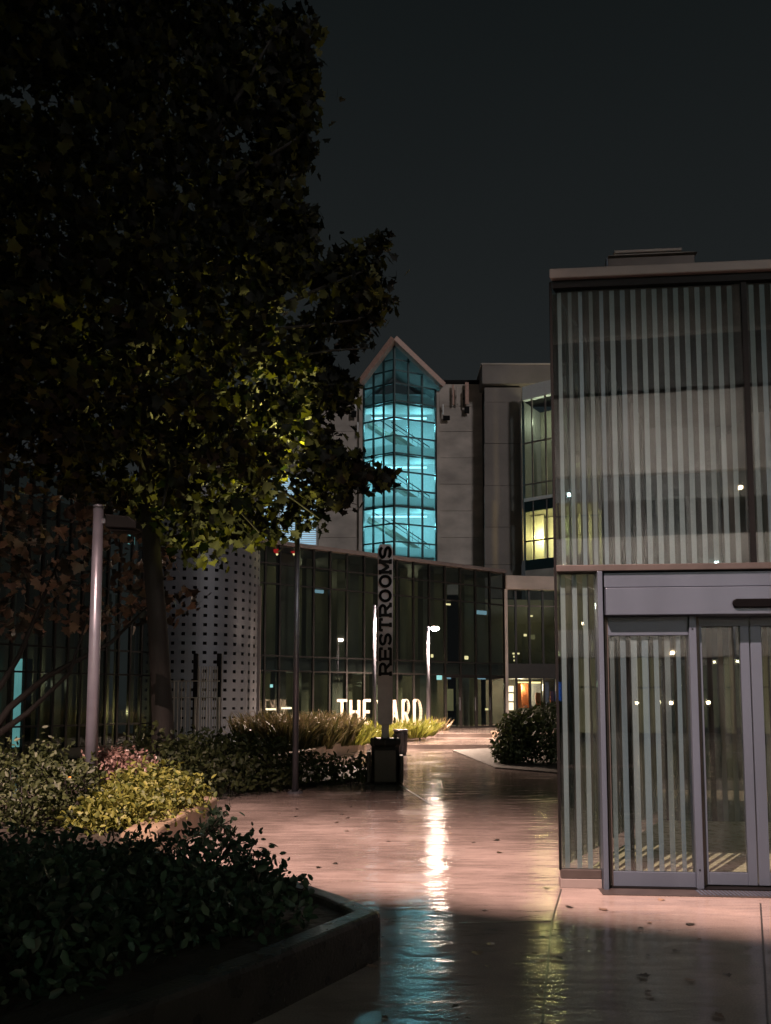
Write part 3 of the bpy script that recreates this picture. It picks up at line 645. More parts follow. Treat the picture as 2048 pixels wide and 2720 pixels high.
# gable panes and rake trim
zap = P(1046.5, 906, vD).z; zev = P(962, 1026, 60).z; zevr = P(1172, 1033, 60).z
gxl, gxr = ST.X(958, 1028), ST.X(1176, 1033)
def rake(xa, za, nm):
    MB().bar((xa, -.55, za), (VX, VY - .35, zap), .55, .42, up=Vector((0, 0, 1))).build(nm, M['rake'], st, bevel=.03)
rake(gxl, zev, 'rake_trim'); rake(gxr, zevr, 'rake_trim')
for sgn, xx in ((-1, gxl), (1, gxr)):
    MB().add([(xx, -.3, zev - .1), (VX, VY - .1, zap - .1), (VX, 5, zap - .1), (xx, 5, zev - .1), (xx, -.3, zev + .1), (VX, VY - .1, zap + .1), (VX, 5, zap + .1), (xx, 5, zev + .1)],
             [(0, 1, 2, 3), (7, 6, 5, 4), (0, 4, 5, 1), (1, 5, 6, 2), (2, 6, 7, 3), (3, 7, 4, 0)]).build('roof_slope', M['slab'], st)
for (pa, pb) in (((xl, -.1), (VX, VY)), ((VX, VY), (xr, -.1))):
    z0 = zl_[-1] + .06
    hi_a = zap - .35 if pa[0] == VX else z0 + .1; hi_b = zap - .35 if pb[0] == VX else z0 + .1
    MB().add([(pa[0], pa[1], z0), (pb[0], pb[1], z0), (pb[0], pb[1], hi_b), (pa[0], pa[1], hi_a)], [(0, 1, 2, 3)]).build('gable_pane', M['tglass'], st)
    for fz in (.33, .62):
        t0 = fz; xa_ = pa[0] + (pb[0] - pa[0]) * (t0 if pa[0] != VX else 0); ya_ = pa[1] + (pb[1] - pa[1]) * (t0 if pa[0] != VX else 0)
        xb_ = pb[0] if pa[0] != VX else pa[0] + (pb[0] - pa[0]) * (1 - t0); yb_ = pb[1] if pa[0] != VX else pa[1] + (pb[1] - pa[1]) * (1 - t0)
        zz = z0 + (zap - .35 - z0) * fz
        MB().bar((xa_, ya_ - .02, zz), (xb_, yb_ - .02, zz), .08, .1).build('gable_bar', M['tmull'], st)
# jambs, back wall, floors, stairs, lights
BX('tower_jamb', M['concrete'], st, xl - .35, xl - .09, -.3, .8, 0, zev - .3); BX('tower_jamb', M['concrete'], st, xr + .09, xr + .3, -.3, .8, 0, zevr - .3)
BX('tower_back_wall', M['white'], st, xl - .3, xr + .3, 3.6, 3.8, 0, zap - 2.2)
BX('tower_side_wall', M['white'], st, xl - .32, xl - .12, .8, 3.6, 0, zap - 3.2); BX('tower_side_wall', M['white'], st, xr + .12, xr + .32, .8, 3.6, 0, zap - 3.2)
fz = [zc(y) for y in (1580, 1442, 1306, 1168 + 4, 1036)]      # underside rows of the floor edges
wsl = [(xl + .1, .0), (VX, VY + .35), (xr - .1, .0), (xr - .1, 1.1), (xl + .1, 1.1)]
for k, y in enumerate((1205 + 274, 1205 + 137, 1205, 1068)):
    z0 = zc(y) - .02; z1 = z0 + .86
    MB().prism([(p[0], p[1]) for p in wsl], z0, z0 + .22).build('landing', M['landing'], st)
    for pa_, pb_ in ((wsl[0], wsl[1]), (wsl[1], wsl[2])):
        MB().bar((pa_[0], pa_[1] - .03, (z0 + z1) / 2), (pb_[0], pb_[1] - .03, (z0 + z1) / 2), .03, z1 - z0).build('lit_slab_edge', M['slab_edge'], st)  # invented translucent panel, makes the floor slab edge look lit
    MB().prism([(xl + .6, 1.5), (xr - .6, 1.5), (xr - .6, 1.8), (xl + .6, 1.8)], z0 - .16, z0 - .1).build('ceiling_tube', M['cyan_light'], st)
    for lx_ in (xl + 1.2, xr - 1.2): light('stair_bulb', 'POINT', (lx_, .9 if k else .9, z0 - 1.0), 150, (.34, .90, .96), .25, st)
    if k < 3:
        fl = MB().bar((xr - .4, 1.9, z1 - .3), (VX - .2, 1.9, z1 + 1.75), 1.2, .28).build('stair_flight', M['grey_in'], st)
        MB().bar((xr - .4, 1.25, z1 + .55), (VX - .2, 1.25, z1 + 2.6), .06, .07).build('handrail', M['tmull'], fl)
        MB().bar((xr - .4, 1.25, z1 + .25), (VX - .2, 1.25, z1 + 2.3), .03, .04).build('handrail', M['tmull'], fl)
        f2 = MB().bar((xl + .3, 2.9, z1 + 3.0), (VX + .3, 2.9, z1 + 1.5), 1.0, .28).build('stair_flight', M['grey_in'], st)
        MB().bar((xl + .3, 2.3, z1 + 3.7), (VX + .3, 2.3, z1 + 2.2), .06, .07).build('handrail', M['tmull'], f2)
        for q_ in range(5): MB().bar((xr - .4 - q_ * .45, 1.25, z1 - .2 + q_ * .37), (xr - .4 - q_ * .45, 1.25, z1 + .55 + q_ * .37), .03, .03).build('baluster', M['tmull'], fl)

# office wing with lit blinds behind the tree
OW = Frame((0, 59.9), 0.0)
ow = empty('blind_window', (0, 59.9, 0))
tag(ow, 'wide pale blue lit office window with lowered slatted blinds behind the maple', 'window')
wx0, wx1 = OW.X(600, 1350), OW.X(842, 1350); wz0, wz1 = OW.Z(700, 1580), OW.Z(700, 1266)
BX('window_glow', M['blind_glow'], ow, wx0, wx1, .12, .14, wz0, wz1)
for px in (600, 650, 700, 738, 743, 791, 842): BX('window_frame', M['white'], ow, OW.X(px, 1350) - .05, OW.X(px, 1350) + .05, -.04, .1, wz0, wz1)
zz = wz0; sl = MB()
while zz < wz1:
    sl.add([(wx0 + .05, .02, zz), (wx1 - .05, .02, zz), (wx1 - .05, .09, zz + .075), (wx0 + .05, .09, zz + .075)], [(0, 1, 2, 3)]); zz += .16
so = sl.build('blind_slats', M['white'], ow); so['kind'] = 'stuff'

# ================================================================== perforated steel drum
dc = P(524, 1860, 26); DR = 160 / F_PX * 26
dr = empty('perforated_drum', (dc.x, dc.y, 0))
tag(dr, 'round grey metal drum wall pierced with rows of small square holes', 'wall')
nc, dz, z0 = 38, 23 * 26 / F_PX, 0.3
nrw = 30; holes = MB()
da = 2 * math.pi / nc
def cylp(a, z, r=DR): return (r * math.cos(a), r * math.sin(a), z)
hw = 0.175
for i in range(nc):
    a0, a1 = i * da, (i + 1) * da; am = (a0 + a1) / 2; ha = da * hw
    for j in range(nrw):
        za, zb_ = z0 + j * dz, z0 + (j + 1) * dz; zm = (za + zb_) / 2; hh = dz * hw * (1.0 if j > 6 else .55 + .07 * j)
        aa = [a0, am - ha, am + ha, a1]; zz_ = [za, zm - hh, zm + hh, zb_]
        b = len(holes.v); holes.v += [cylp(a_, z_) for z_ in zz_ for a_ in aa]
        for r_ in range(3):
            for c_ in range(3):
                if r_ == 1 and c_ == 1: continue
                holes.f.append((b + r_ * 4 + c_, b + r_ * 4 + c_ + 1, b + r_ * 4 + c_ + 5, b + r_ * 4 + c_ + 4))
scr = holes.build('perforated_skin', M['steel'], dr, False)
import bmesh
bm = bmesh.new(); bm.from_mesh(scr.data); bmesh.ops.remove_doubles(bm, verts=bm.verts, dist=.002); bm.to_mesh(scr.data); bm.free()

mo = scr.modifiers.new('solid', 'SOLIDIFY'); mo.thickness = .03; mo.offset = -1
MB().lathe((0, 0, 0), [(DR - .25, 0), (DR - .25, z0 + nrw * dz)], 28).build('inner_lining', M['black'], dr, True)
MB().lathe((0, 0, 0), [(DR + .02, z0 + nrw * dz), (DR + .02, z0 + nrw * dz + .25)], 38).build('rim', M['steel'], dr, True)
MB().lathe((0, 0, 0), [(DR + .02, 0), (DR + .02, z0 - .002)], 38).build('base_ring', M['steel'], dr, True)
ed = P(686, 1860, 25.2); BX('edge_trim', M['fascia'], dr, ed.x - dc.x - .05, ed.x - dc.x + .05, ed.y - dc.y - .05, ed.y - dc.y + .05, 0, 5.2)

# ================================================================== screen wall on the left
SA, SB = P(-60, 1860, 20), P(430, 1860, 24.5)
SW = Frame((SA.x, SA.y), math.atan2(SB.y - SA.y, SB.x - SA.x))
sw_ = fempty('glazed_side_wall', SW); SL = (SB - SA).length
tag(sw_, 'dark glazed wall with thin mullions behind the left lamp post and small tree', 'wall')
sx_ = list(np.linspace(0, SL, 15)); sr = [0.15, SW.Z(250, 1925), SW.Z(250, 1790), SW.Z(250, 1725), SW.Z(250, 1560), SW.Z(250, 1400), SW.Z(250, 1280)]
for x in sx_: BX('mullion', M['mull'], sw_, x - .03, x + .03, -.06, .05, 0, sr[-1])
for z in sr: BX('transom', M['mull'], sw_, 0, SL, -.045, .04, z - .025, z + .025)
for i in range(14):
    for j in range(6):
        BX('pane', M['cglass'], sw_, sx_[i] + .031, sx_[i + 1] - .031, -.01, 0, sr[j] + .027, sr[j + 1] - .027)
    BX('curtain', M['olive_in' if i % 3 else 'grey_in'], sw_, sx_[i] + .06 + .05 * (i % 2), sx_[i + 1] - .12, .7 + .1 * (i % 3), .75 + .1 * (i % 3), .1 if i % 4 else sr[1], sr[4])
BX('back_wall', M['grey_in'], sw_, 0, SL, 3, 3.1, 0, sr[-1])
def spanel(name, mm, x0, y0, x1, y1, o_=.25):
    xa, za = SW.hit(x0, y1, o_); xb, zb_ = SW.hit(x1, y0, o_); BX(name, M[mm], sw_, xa, xb, o_, o_ + .05, za, zb_)
spanel('lit_window', 'cyan_window', 34, 1750, 60, 1985); spanel('lit_window_leaf', 'tmull', 62, 1750, 88, 1985)
spanel('lit_window', 'cyan_window', 318, 1395, 337, 1432); spanel('lit_window', 'cyan_window', 342, 1352, 360, 1444)
light('interior_bulb', 'POINT', (SL * .75, .35, 1.2), 16, (1, .8, .4), .1, sw_); light('interior_bulb', 'POINT', (SL * .35, .35, 2.0), 8, (.9, .85, .6), .1, sw_)

# ================================================================== bar gate in front of the drum
GT = Frame((0, 20.0), 0.0)
gt = empty('bar_gate', (0, 20, 0)); tag(gt, 'thin metal bar gate between dark posts in front of the drum', 'gate')
for px in (440, 519, 582): MB().box(GT.X(px - 2.5), GT.X(px + 2.5), -.025, .025, 0, GT.Z(px, 1852)).build('frame_post', M['gate_steel'], gt)
for py in (1809, 1853): BX('rail', M['gate_steel'], gt, GT.X(440), GT.X(582), -.02, .02, GT.Z(500, py) - .012, GT.Z(500, py) + .012)
for px in (452, 462, 472, 482, 493, 505, 528, 535, 541, 548, 555, 562, 570, 576): BX('bar', M['gate_steel'], gt, GT.X(px) - .012, GT.X(px) + .012, -.012, .012, .02, GT.Z(px, 1810 - (40 if px > 520 else 0)))
for px in (516, 579): BX('gate_post', M['black'], gt, GT.X(px) - .06, GT.X(px) + .06, .06, .18, 0, GT.Z(px, 1735), .02)

# ================================================================== stroke letters
def arc(cx, cy_, rx, ry, a0, a1, n=9): return [(cx + rx * math.cos(R(t)), cy_ + ry * math.sin(R(t))) for t in np.linspace(a0, a1, n)]
GL = {
 'T': [[(0, 1), (1, 1)], [(.5, 1), (.5, 0)]],
 'H': [[(0, 0), (0, 1)], [(1, 0), (1, 1)], [(0, .5), (1, .5)]],
 'E': [[(.05, 0), (.05, 1)], [(.05, 1), (1, 1)], [(.05, .5), (.85, .5)], [(.05, 0), (1, 0)]],
 'Y': [[(0, 1), (.5, .48)], [(1, 1), (.5, .48)], [(.5, .48), (.5, 0)]],
 'A': [[(0, 0), (.5, 1)], [(1, 0), (.5, 1)], [(.2, .33), (.8, .33)]],
 'R': [[(.05, 0), (.05, 1)], [(.05, 1)] + arc(.6, .74, .35, .26, 90, -90) + [(.05, .48)], [(.5, .48), (1, 0)]],
 'D': [[(.05, 0), (.05, 1)], [(.05, 1)] + arc(.45, .5, .52, .5, 90, -90, 13) + [(.05, 0)]],
 'S': [arc(.5, .75, .45, .25, 20, 270, 12) + arc(.5, .25, .45, .25, 90, -160, 12)],
 'O': [arc(.5, .5, .48, .5, 0, 360, 20)],
 'M': [[(0, 0), (0, 1)], [(0, 1), (.5, .2)], [(.5, .2), (1, 1)], [(1, 1), (1, 0)]],
}
SERIF = {'R': [(.05, 0), (1, 0), (.05, 1)], 'M': [(0, 0), (1, 0), (0, 1), (1, 1)], 'T': [(.5, 0)], 'E': [(.05, 0), (.05, 1)]}
def glyph(ch, fx, fz, sw_v, y0, y1, org, ax, ay, serif=0.0):
    """strokes as flat bars; org + ax*u + ay*v gives the plane point (x,z)"""
    m = MB(); lines = list(GL[ch])
    if serif: lines += [[(u - serif, v), (u + serif, v)] for u, v in SERIF.get(ch, [])]
    if serif and ch in 'TE': lines += [[(u, v), (u, v - .22)] for u, v in ({'T': [(0, 1), (1, 1)], 'E': [(1, 1)]}[ch])] + ([[(1, 0), (1, .22)]] if ch == 'E' else [])
    for li, ln in enumerate(lines):
        pts = [Vector((org[0] + ax[0] * u * fx + ay[0] * v * fz, org[1] + ax[1] * u * fx + ay[1] * v * fz)) for u, v in ln]
        dy = 0.0006 * (li % 5)
        for a, b in zip(pts[:-1], pts[1:]):
            d = (b - a)
            if d.length < 1e-6: continue
            d.normalize(); n_ = Vector((-d.y, d.x)) * sw_v / 2; e_ = d * sw_v * .18
            qd = [a - e_ - n_, b + e_ - n_, b + e_ + n_, a - e_ + n_]
            m.extr([(p.x, p.y) for p in qd], y0 - dy, y1)
    return m

# restrooms sign
SGD = 15.0
SG = Frame((0, SGD), 0.0)
sg = empty('restrooms_sign', (SG.X(1023.5, 2060), SGD, 0)); ox = SG.X(1023.5, 2060)
tag(sg, 'tall narrow RESTROOMS sign post standing on a black block base', 'sign')
za, zb_ = SG.Z(1026, 1925), SG.Z(1026, 1447); hw_ = (SG.X(1046, 1700) - SG.X(1009, 1700)) / 2; wp_ = hw_ * 1.1
poly = [(-wp_ * .97, za + .05), (-wp_ * .75, za), (wp_ * .75, za), (wp_ * .97, za + .05), (wp_, zb_ - .1), (wp_ * .7, zb_), (-wp_ * .7, zb_), (-wp_, zb_ - .1)]
MB().extr(poly, -.06, .06).build('sign_plate', M['sign'], sg, bevel=.01)
BX('sign_stem', M['sign'], sg, -.07, .07, -.035, .035, SG.Z(1026, 1960), za + .05)
zr0, zr1 = SG.Z(1026, 1796), SG.Z(1026, 1450)
word = 'RESTROOMS'; pitch_ = (zr1 - zr0) / 9
for i, ch in enumerate(word):
    glyph(ch, pitch_ * .74, hw_ * 1.5, .052, -.092, -.061, (hw_ * .75, zr0 + pitch_ * i + pitch_ * .12), (0, 1), (-1, 0), .16).build('letter', M['black'], sg)
zb0 = SG.Z(1026, 1960)
MB().lathe((0, 0, 0), [(.30, 0), (.31, .08), (.27, .1), (.26, zb0 - .16), (.29, zb0 - .12), (.29, zb0 - .04), (.27, zb0)], 8).build('sign_base', M['signbase'], sg, bevel=.01)
for q_ in (-.19, -.06, .06, .19): MB().lathe((q_, -.2, zb0), [(.022, 0), (.022, .02), (.01, .03)], 8).build('anchor_bolt', M['steel'], sg, True)
BX('base_block', M['signbase'], sg, -.21, .21, -.33, -.25, .04, zb0 - .2, .02); BX('base_block', M['signbase'], sg, -.35, -.27, -.18, .2, .02, zb0 - .25, .02); BX('base_block', M['signbase'], sg, .26, .34, -.2, .2, .02, zb0 - .32, .02)

# THE YARD letters
YD = Frame((P(893, 1860, 28.5).x, 28.5), R(0), .14)
yd = fempty('yard_letters', YD); tag(yd, 'row of standing cream letters reading THE YARD behind the planting', 'sign')
yz1, yz0 = YD.Z(1000, 1857), YD.Z(1000, 1925)
spans = {0: ('T', 893, 924), 1: ('H', 928, 957), 2: ('E', 963, 987), 3: ('Y', 1000, 1034), 4: ('A', 1036, 1060), 5: ('R', 1066, 1090), 6: ('D', 1096, 1122)}
BX('letter_rail', M['mull'], yd, YD.X(890), YD.X(1126), .12, .2, yz0 - .22, yz0 - .12)
for q_ in (900, 960, 1020, 1080, 1115): BX('rail_post', M['mull'], yd, YD.X(q_) - .03, YD.X(q_) + .03, .13, .19, 0, yz0 - .12)
for k_, (ch, a, b) in spans.items():
    xa, xb = YD.X(a), YD.X(b); s_ = .10
    dz_ = .0 if k_ < 5 else -.06
    glyph(ch, xb - xa - s_, yz1 - yz0 - s_ - dz_, s_, 0, .11, (xa + s_ / 2, yz0 + s_ / 2 + dz_), (1, 0), (0, 1)).build('letter', M['letters'], yd)

# bin
bn = G(1064, 1975, .0); bn = Vector((P(1064, 1900, 22.8).x, 22.8, 0))
tb = empty('trash_bin', bn); tag(tb, 'dark tapered litter bin behind the restrooms sign', 'bin')
MB().lathe((0, 0, 0), [(.155, 0), (.165, .02), (.20, .60), (.20, .66)], 20).build('bin_body', M['bin'], tb, True)
MB().lathe((0, 0, 0), [(.215, .662), (.215, .70), (.19, .72)], 20).build('bin_rim', M['bin'], tb, True)
for k in range(14):
    a = 2 * math.pi * k / 14; MB().bar((.172 * math.cos(a), .172 * math.sin(a), .04), (.206 * math.cos(a), .206 * math.sin(a), .6), .035, .012, up=Vector((math.cos(a), math.sin(a), 0))).build('bin_slat', M['bin'], tb)

# ================================================================== lamp posts
def lamp_post(base, h, r0, r1, lab, head, lit, power=0, color=(1, .72, .55), arm=.25):
    t = empty('lamp_post', base); tag(t, lab, 'lamp post', 'lamp posts along the path')
    MB().tube([(0, 0, 0), (0, 0, h * .5), (0, 0, h)], [r0, (r0 + r1) / 2, r1], 18).build('pole', M['pole'], t, True)
    bp = MB().lathe((0, 0, 0), [(r0 * 2.4, .0), (r0 * 2.4, .018), (r0 * 2.0, .03)], 16).build('base_plate', M['pole'], t)
    for k in range(4):
        a = R(45 + 90 * k); MB().lathe((r0 * 1.75 * math.cos(a), r0 * 1.75 * math.sin(a), .018), [(.016, 0), (.016, .035)], 6).build('anchor_bolt', M['steel'], bp)
    MB().lathe((0, 0, h), [(r1 * 1.08, 0), (r1 * 1.08, .03), (r1 * .5, .05)], 14).build('pole_cap', M['pole'], t, True)
    if head == 'dome':
        MB().tube([(r1 * .6, 0, h - .06), (arm * .6, 0, h - .02), (arm, 0, h - .01)], .022, 8).build('arm', M['pole'], t, True)
        hd = MB().lathe((arm + .14, 0, h - .02), [(.03, .075), (.08, .066), (.115, .05), (.118, .04)], 20).build('lamp_head', M['fascia'], t, True)
        MB().lathe((arm + .14, 0, h - .034), [(.12, .045), (.165, .01), (.172, -.02), (.155, -.055), (.10, -.085), (.03, -.10)], 20).build('lens', M['lamp_on'] if lit else M['black'], hd, True)
        if lit: light('lamp_bulb', 'SPOT', (arm + .14, 0, h - .22), power, color, .08, t, spot_size=R(150), spot_blend=.5)
    else:
        MB().box(r1 * .5, .14, -.03, .03, h - .2, h - .14).build('arm', M['pole'], t)
        hd = MB().extr([(.13, h - .27), (.52, h - .29), (.52, h - .20), (.42, h - .13), (.13, h - .10)], -.13, .13).build('lamp_head', M['black'], t, bevel=.015)
        BX('lens', M['black'], hd, .18, .48, -.1, .1, h - .305, h - .295)
    return t
b1 = P(994, 1860, 25.0); lamp_post((b1.x, 25.0, .02), P(998, 1612, 25).z, .062, .05, 'bright lamp post rising from planting left of the restrooms sign', 'dome', True, 4600)
b2 = P(1137, 1860, 31.0); lamp_post((b2.x, 31.0, .28), P(1137, 1666, 31).z - .28, .07, .055, 'lamp post with glowing oval head right of THE YARD letters', 'dome', True, 7000, arm=.14)
b3 = P(247, 1860, 9.8); lamp_post((b3.x, 9.8, .12), P(276, 1350, 9.8).z - .12, .078, .062, 'thick near lamp post with unlit dark box head left of the pink flowers', 'box', False)
b4 = P(786, 1860, 13.4); lamp_post((b4.x, 13.4, 0), 5.35, .054, .040, 'thin lamp post in the low hedge with its head inside the maple', 'dome', False, arm=.3)
BULB = P(806, 1262, 13.3); ub = light('maple_lamp_bulb', 'SPOT', BULB, 900, (1.0, .88, .24), .10, None, spot_size=R(125), spot_blend=.4)
ub.rotation_euler = Vector((-.75, -.55, .62)).to_track_quat('-Z', 'Y').to_euler()

ul = light('added_leaf_light', 'SPOT', (-1.7, 11.6, .9), 1500, (1.0, .90, .26), .03, None, spot_size=R(52), spot_blend=.5)  # bare light without fixture, added to pick out lower maple leaves
ul.rotation_euler = Vector((-.16, .10, 1)).to_track_quat('-Z', 'Y').to_euler()

# ================================================================== leaves
def tmpl(kind):
    if kind == 'oval':
        return np.array([(0, 0, 0), (.28, .25, .06), (.7, .22, .06), (1, 0, -.04), (.7, -.22, .06), (.28, -.25, .06)]), [(0, 3, 2, 1), (0, 5, 4, 3)]
    if kind == 'maple':
        h = [(0, 0), (.0, .2), (-.1, .44), (.16, .38), (.34, .6), (.5, .3), (.64, .34), (.7, .16), (1, 0)]
        L_ = [(x, y, .18 * abs(y) - .06 * x) for x, y in h]; Rr = [(x, -y, .18 * abs(y) - .06 * x) for x, y in h[1:-1]]
        v = L_ + Rr; n = len(h)
        return np.array(v), [tuple(range(n - 1, -1, -1)), tuple([0] + list(range(n, n + len(Rr))) + [n - 1])]
    if kind == 'blade':
        return np.array([(0, .035, 0), (0, -.035, 0), (.4, .04, .02), (.4, -.04, .02), (.75, .028, -.06), (.75, -.028, -.06), (1, 0, -.22)]), [(0, 1, 3, 2), (2, 3, 5, 4), (4, 5, 6)]
def unit(v): return v / np.maximum(np.linalg.norm(v, axis=1, keepdims=True), 1e-9)
def leaves(name, pts, size, kind, mat_, parent, droop=.35, up=.5, jit=.3, axis=None):
    pts = np.asarray(pts, float); N = len(pts); T, Fc = tmpl(kind); k = len(T)
    ax = rng.normal(size=(N, 3)); ax[:, 2] -= droop
    if axis is not None: ax = axis + rng.normal(size=(N, 3)) * jit
    ax = unit(ax); nn = rng.normal(size=(N, 3)); nn[:, 2] += up
    nn = unit(nn - ax * (nn * ax).sum(1, keepdims=True)); bb = np.cross(nn, ax)
    s = size * rng.uniform(.5, 1.35, (N, 1, 1))
    V = pts[:, None, :] + s * (T[None, :, 0:1] * ax[:, None, :] + T[None, :, 1:2] * bb[:, None, :] + T[None, :, 2:3] * nn[:, None, :])
    V = V.reshape(-1, 3)
    lens = [len(f) for f in Fc]; flat = np.concatenate([np.array(f) for f in Fc])
    loops = (flat[None, :] + (np.arange(N) * k)[:, None]).reshape(-1)
    starts1 = np.concatenate([[0], np.cumsum(lens)[:-1]]); starts = (starts1[None, :] + (np.arange(N) * len(flat))[:, None]).reshape(-1)
    me = bpy.data.meshes.new(name); me.vertices.add(len(V)); me.vertices.foreach_set('co', V.astype(np.float32).reshape(-1))
    me.loops.add(len(loops)); me.loops.foreach_set('vertex_index', loops.astype(np.int32))
    me.polygons.add(len(starts)); me.polygons.foreach_set('loop_start', starts.astype(np.int32))
    me.polygons.foreach_set('loop_total', np.tile(np.array(lens, np.int32), N))
    me.update(calc_edges=True); me.validate(); me.materials.append(mat_)
    o = bpy.data.objects.new(name, me); col.objects.link(o)
    if parent is not None:
        o.parent = parent; o.matrix_parent_inverse = Matrix.Translation(-Vector(parent.location))
    o['kind'] = 'stuff'
    return o
def inpoly(px, py, poly):
    x, y = np.asarray(px), np.asarray(py); ins = np.zeros(len(x), bool); n = len(poly); dist = np.full(len(x), 1e9)
    for i in range(n):
        x0, y0 = poly[i]; x1, y1 = poly[(i + 1) % n]
        c = (y0 > y) != (y1 > y)
        with np.errstate(divide='ignore', invalid='ignore'):
            xi = (x1 - x0) * (y - y0) / (y1 - y0) + x0
        ins ^= c & (x < xi)
        t = np.clip(((x - x0) * (x1 - x0) + (y - y0) * (y1 - y0)) / max((x1 - x0) ** 2 + (y1 - y0) ** 2, 1e-9), 0, 1)
        dist = np.minimum(dist, np.hypot(x - x0 - t * (x1 - x0), y - y0 - t * (y1 - y0)))
    return ins, dist
def PK(x, y, D):                             # viewing-copy pixels
    return np.array(P(x * K, y * K, D))
def crown_points(poly, n, D, half, px_per_half, holes=(), sprig=10, sprig_r=.22, xr=None):
    """points through the crown's volume: the outline gives its height and width, the depth swells towards its middle"""
    xs = [p[0] for p in poly]; ys = [p[1] for p in poly]; out = []
    while len(out) < n:
        x = rng.uniform(min(xs), max(xs), 4000); y = rng.uniform(min(ys), max(ys), 4000)
        ok, d = inpoly(x, y, poly)
        for hx, hy, ha, hb in holes: ok &= ((x - hx) / ha) ** 2 + ((y - hy) / hb) ** 2 > 1
        for i in np.nonzero(ok)[0]:
            h = half * min(1.0, math.sqrt(max(d[i], 3) / px_per_half))
            out.append(PK(x[i], y[i], D + rng.uniform(-h, h)))
            if len(out) >= n: break
    c = np.array(out)
    pts = np.repeat(c, sprig, 0) + rng.normal(size=(len(c) * sprig, 3)) * sprig_r * np.array([1, 1, .6])
    return c, pts

# -------- the big maple
big = [(300, -700), (470, -300), (520, -120), (548, 10), (560, 60), (590, 62), (612, 25), (640, 22), (668, 55), (650, 78), (636, 108), (655, 135), (682, 188), (668, 232), (682, 258), (648, 285), (674, 328), (648, 352),
       (645, 392), (604, 386), (596, 430), (610, 452), (638, 446), (660, 480), (664, 505), (650, 530), (676, 562), (702, 570), (738, 566), (748, 545), (790, 532), (826, 520), (828, 560), (812, 590), (815, 625), (834, 655),
       (815, 690), (790, 692), (776, 732), (745, 748), (722, 712), (696, 715), (690, 770), (725, 800), (754, 832), (762, 862), (740, 872), (700, 872), (716, 915), (756, 962), (785, 990), (836, 1022), (832, 1040), (796, 1052), (768, 1046),
       (738, 1040), (738, 1080), (728, 1108), (712, 1086), (688, 1098), (682, 1150), (660, 1155), (618, 1160), (596, 1168), (565, 1190), (530, 1160), (490, 1172), (450, 1210), (405, 1218), (352, 1150), (300, 1118), (235, 1076), (120, 1040), (0, 1000),
       (-300, 960), (-520, 500), (-500, -100), (-200, -600)]
holes_b = [(45, 216, 50, 26), (425, 308, 18, 12), (522, 292, 20, 30), (452, 552, 22, 10), (655, 648, 26, 40), (730, 640, 12, 12), (600, 415, 10, 20), (575, 25, 20, 30), (720, 735, 24, 20), (640, 1105, 16, 16), (655, 1072, 34, 34), (592, 1150, 20, 24), (668, 1146, 20, 26), (632, 1160, 20, 16), (545, 80, 8, 6), (545, 270, 8, 8), (560, 320, 10, 10), (575, 485, 8, 10), (620, 490, 14, 8), (690, 905, 14, 10), (632, 1012, 12, 9)]
mt = empty('maple_tree', (P(415, 1860, 12).x, 12.4, 0)); tag(mt, 'large dark maple tree filling the upper left with a few lit leaves', 'tree')
bc, bpts = crown_points(big, 4700, 12.2, 3.0, 300, [(h[0], h[1], h[2] * 1.25 + 4, h[3] * 1.25 + 4) for h in holes_b], 12, .15)
for bough, n_, D_ in (([(690, 955), (745, 958), (788, 988), (846, 1018), (842, 1046), (800, 1060), (740, 1040), (690, 1010)], 34, 12.4), ([(690, 570), (745, 550), (835, 516), (830, 560), (815, 600), (842, 655), (820, 700), (785, 700), (770, 745), (735, 745), (740, 660), (700, 620)], 34, 12.0), ([(610, 25), (640, 22), (672, 55), (650, 80), (690, 190), (670, 235), (688, 256), (650, 285), (680, 328), (640, 350), (600, 200)], 50, 12.0), ([(600, 440), (645, 445), (668, 490), (655, 530), (690, 575), (620, 560)], 40, 12.0), ([(690, 770), (765, 850), (740, 880), (680, 860)], 40, 12.4), ([(560, 1180), (590, 1172), (690, 1150), (690, 1060), (735, 1110), (740, 1060), (640, 1060)], 22, 12.6)):
    bpts = np.concatenate([bpts, crown_points(bough, n_, D_, .5, 30, (), 12, .12)[1]])
bpts = bpts[np.linalg.norm(bpts - np.array(BULB), axis=1) > .5]
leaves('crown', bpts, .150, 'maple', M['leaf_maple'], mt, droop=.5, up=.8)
base = Vector((P(415, 1860, 12).x, 12.4, 0)); hub = Vector((base.x - .2, 12.0, 4.6))
tk = MB(); o_ = base
def rel(p): return Vector(p) - o_
tk.tube([rel(base), rel(base + Vector((0, 0, 1.2))), rel(base + Vector((-.1, -.1, 2.8))), rel(hub)], [.24, .17, .15, .13], 12)
tk.tube([rel(hub), rel(hub + Vector((-.1, -.2, 3))), rel(hub + Vector((-.4, -.4, 6))), rel(hub + Vector((-.3, -.3, 9)))], [.13, .1, .07, .03], 10)
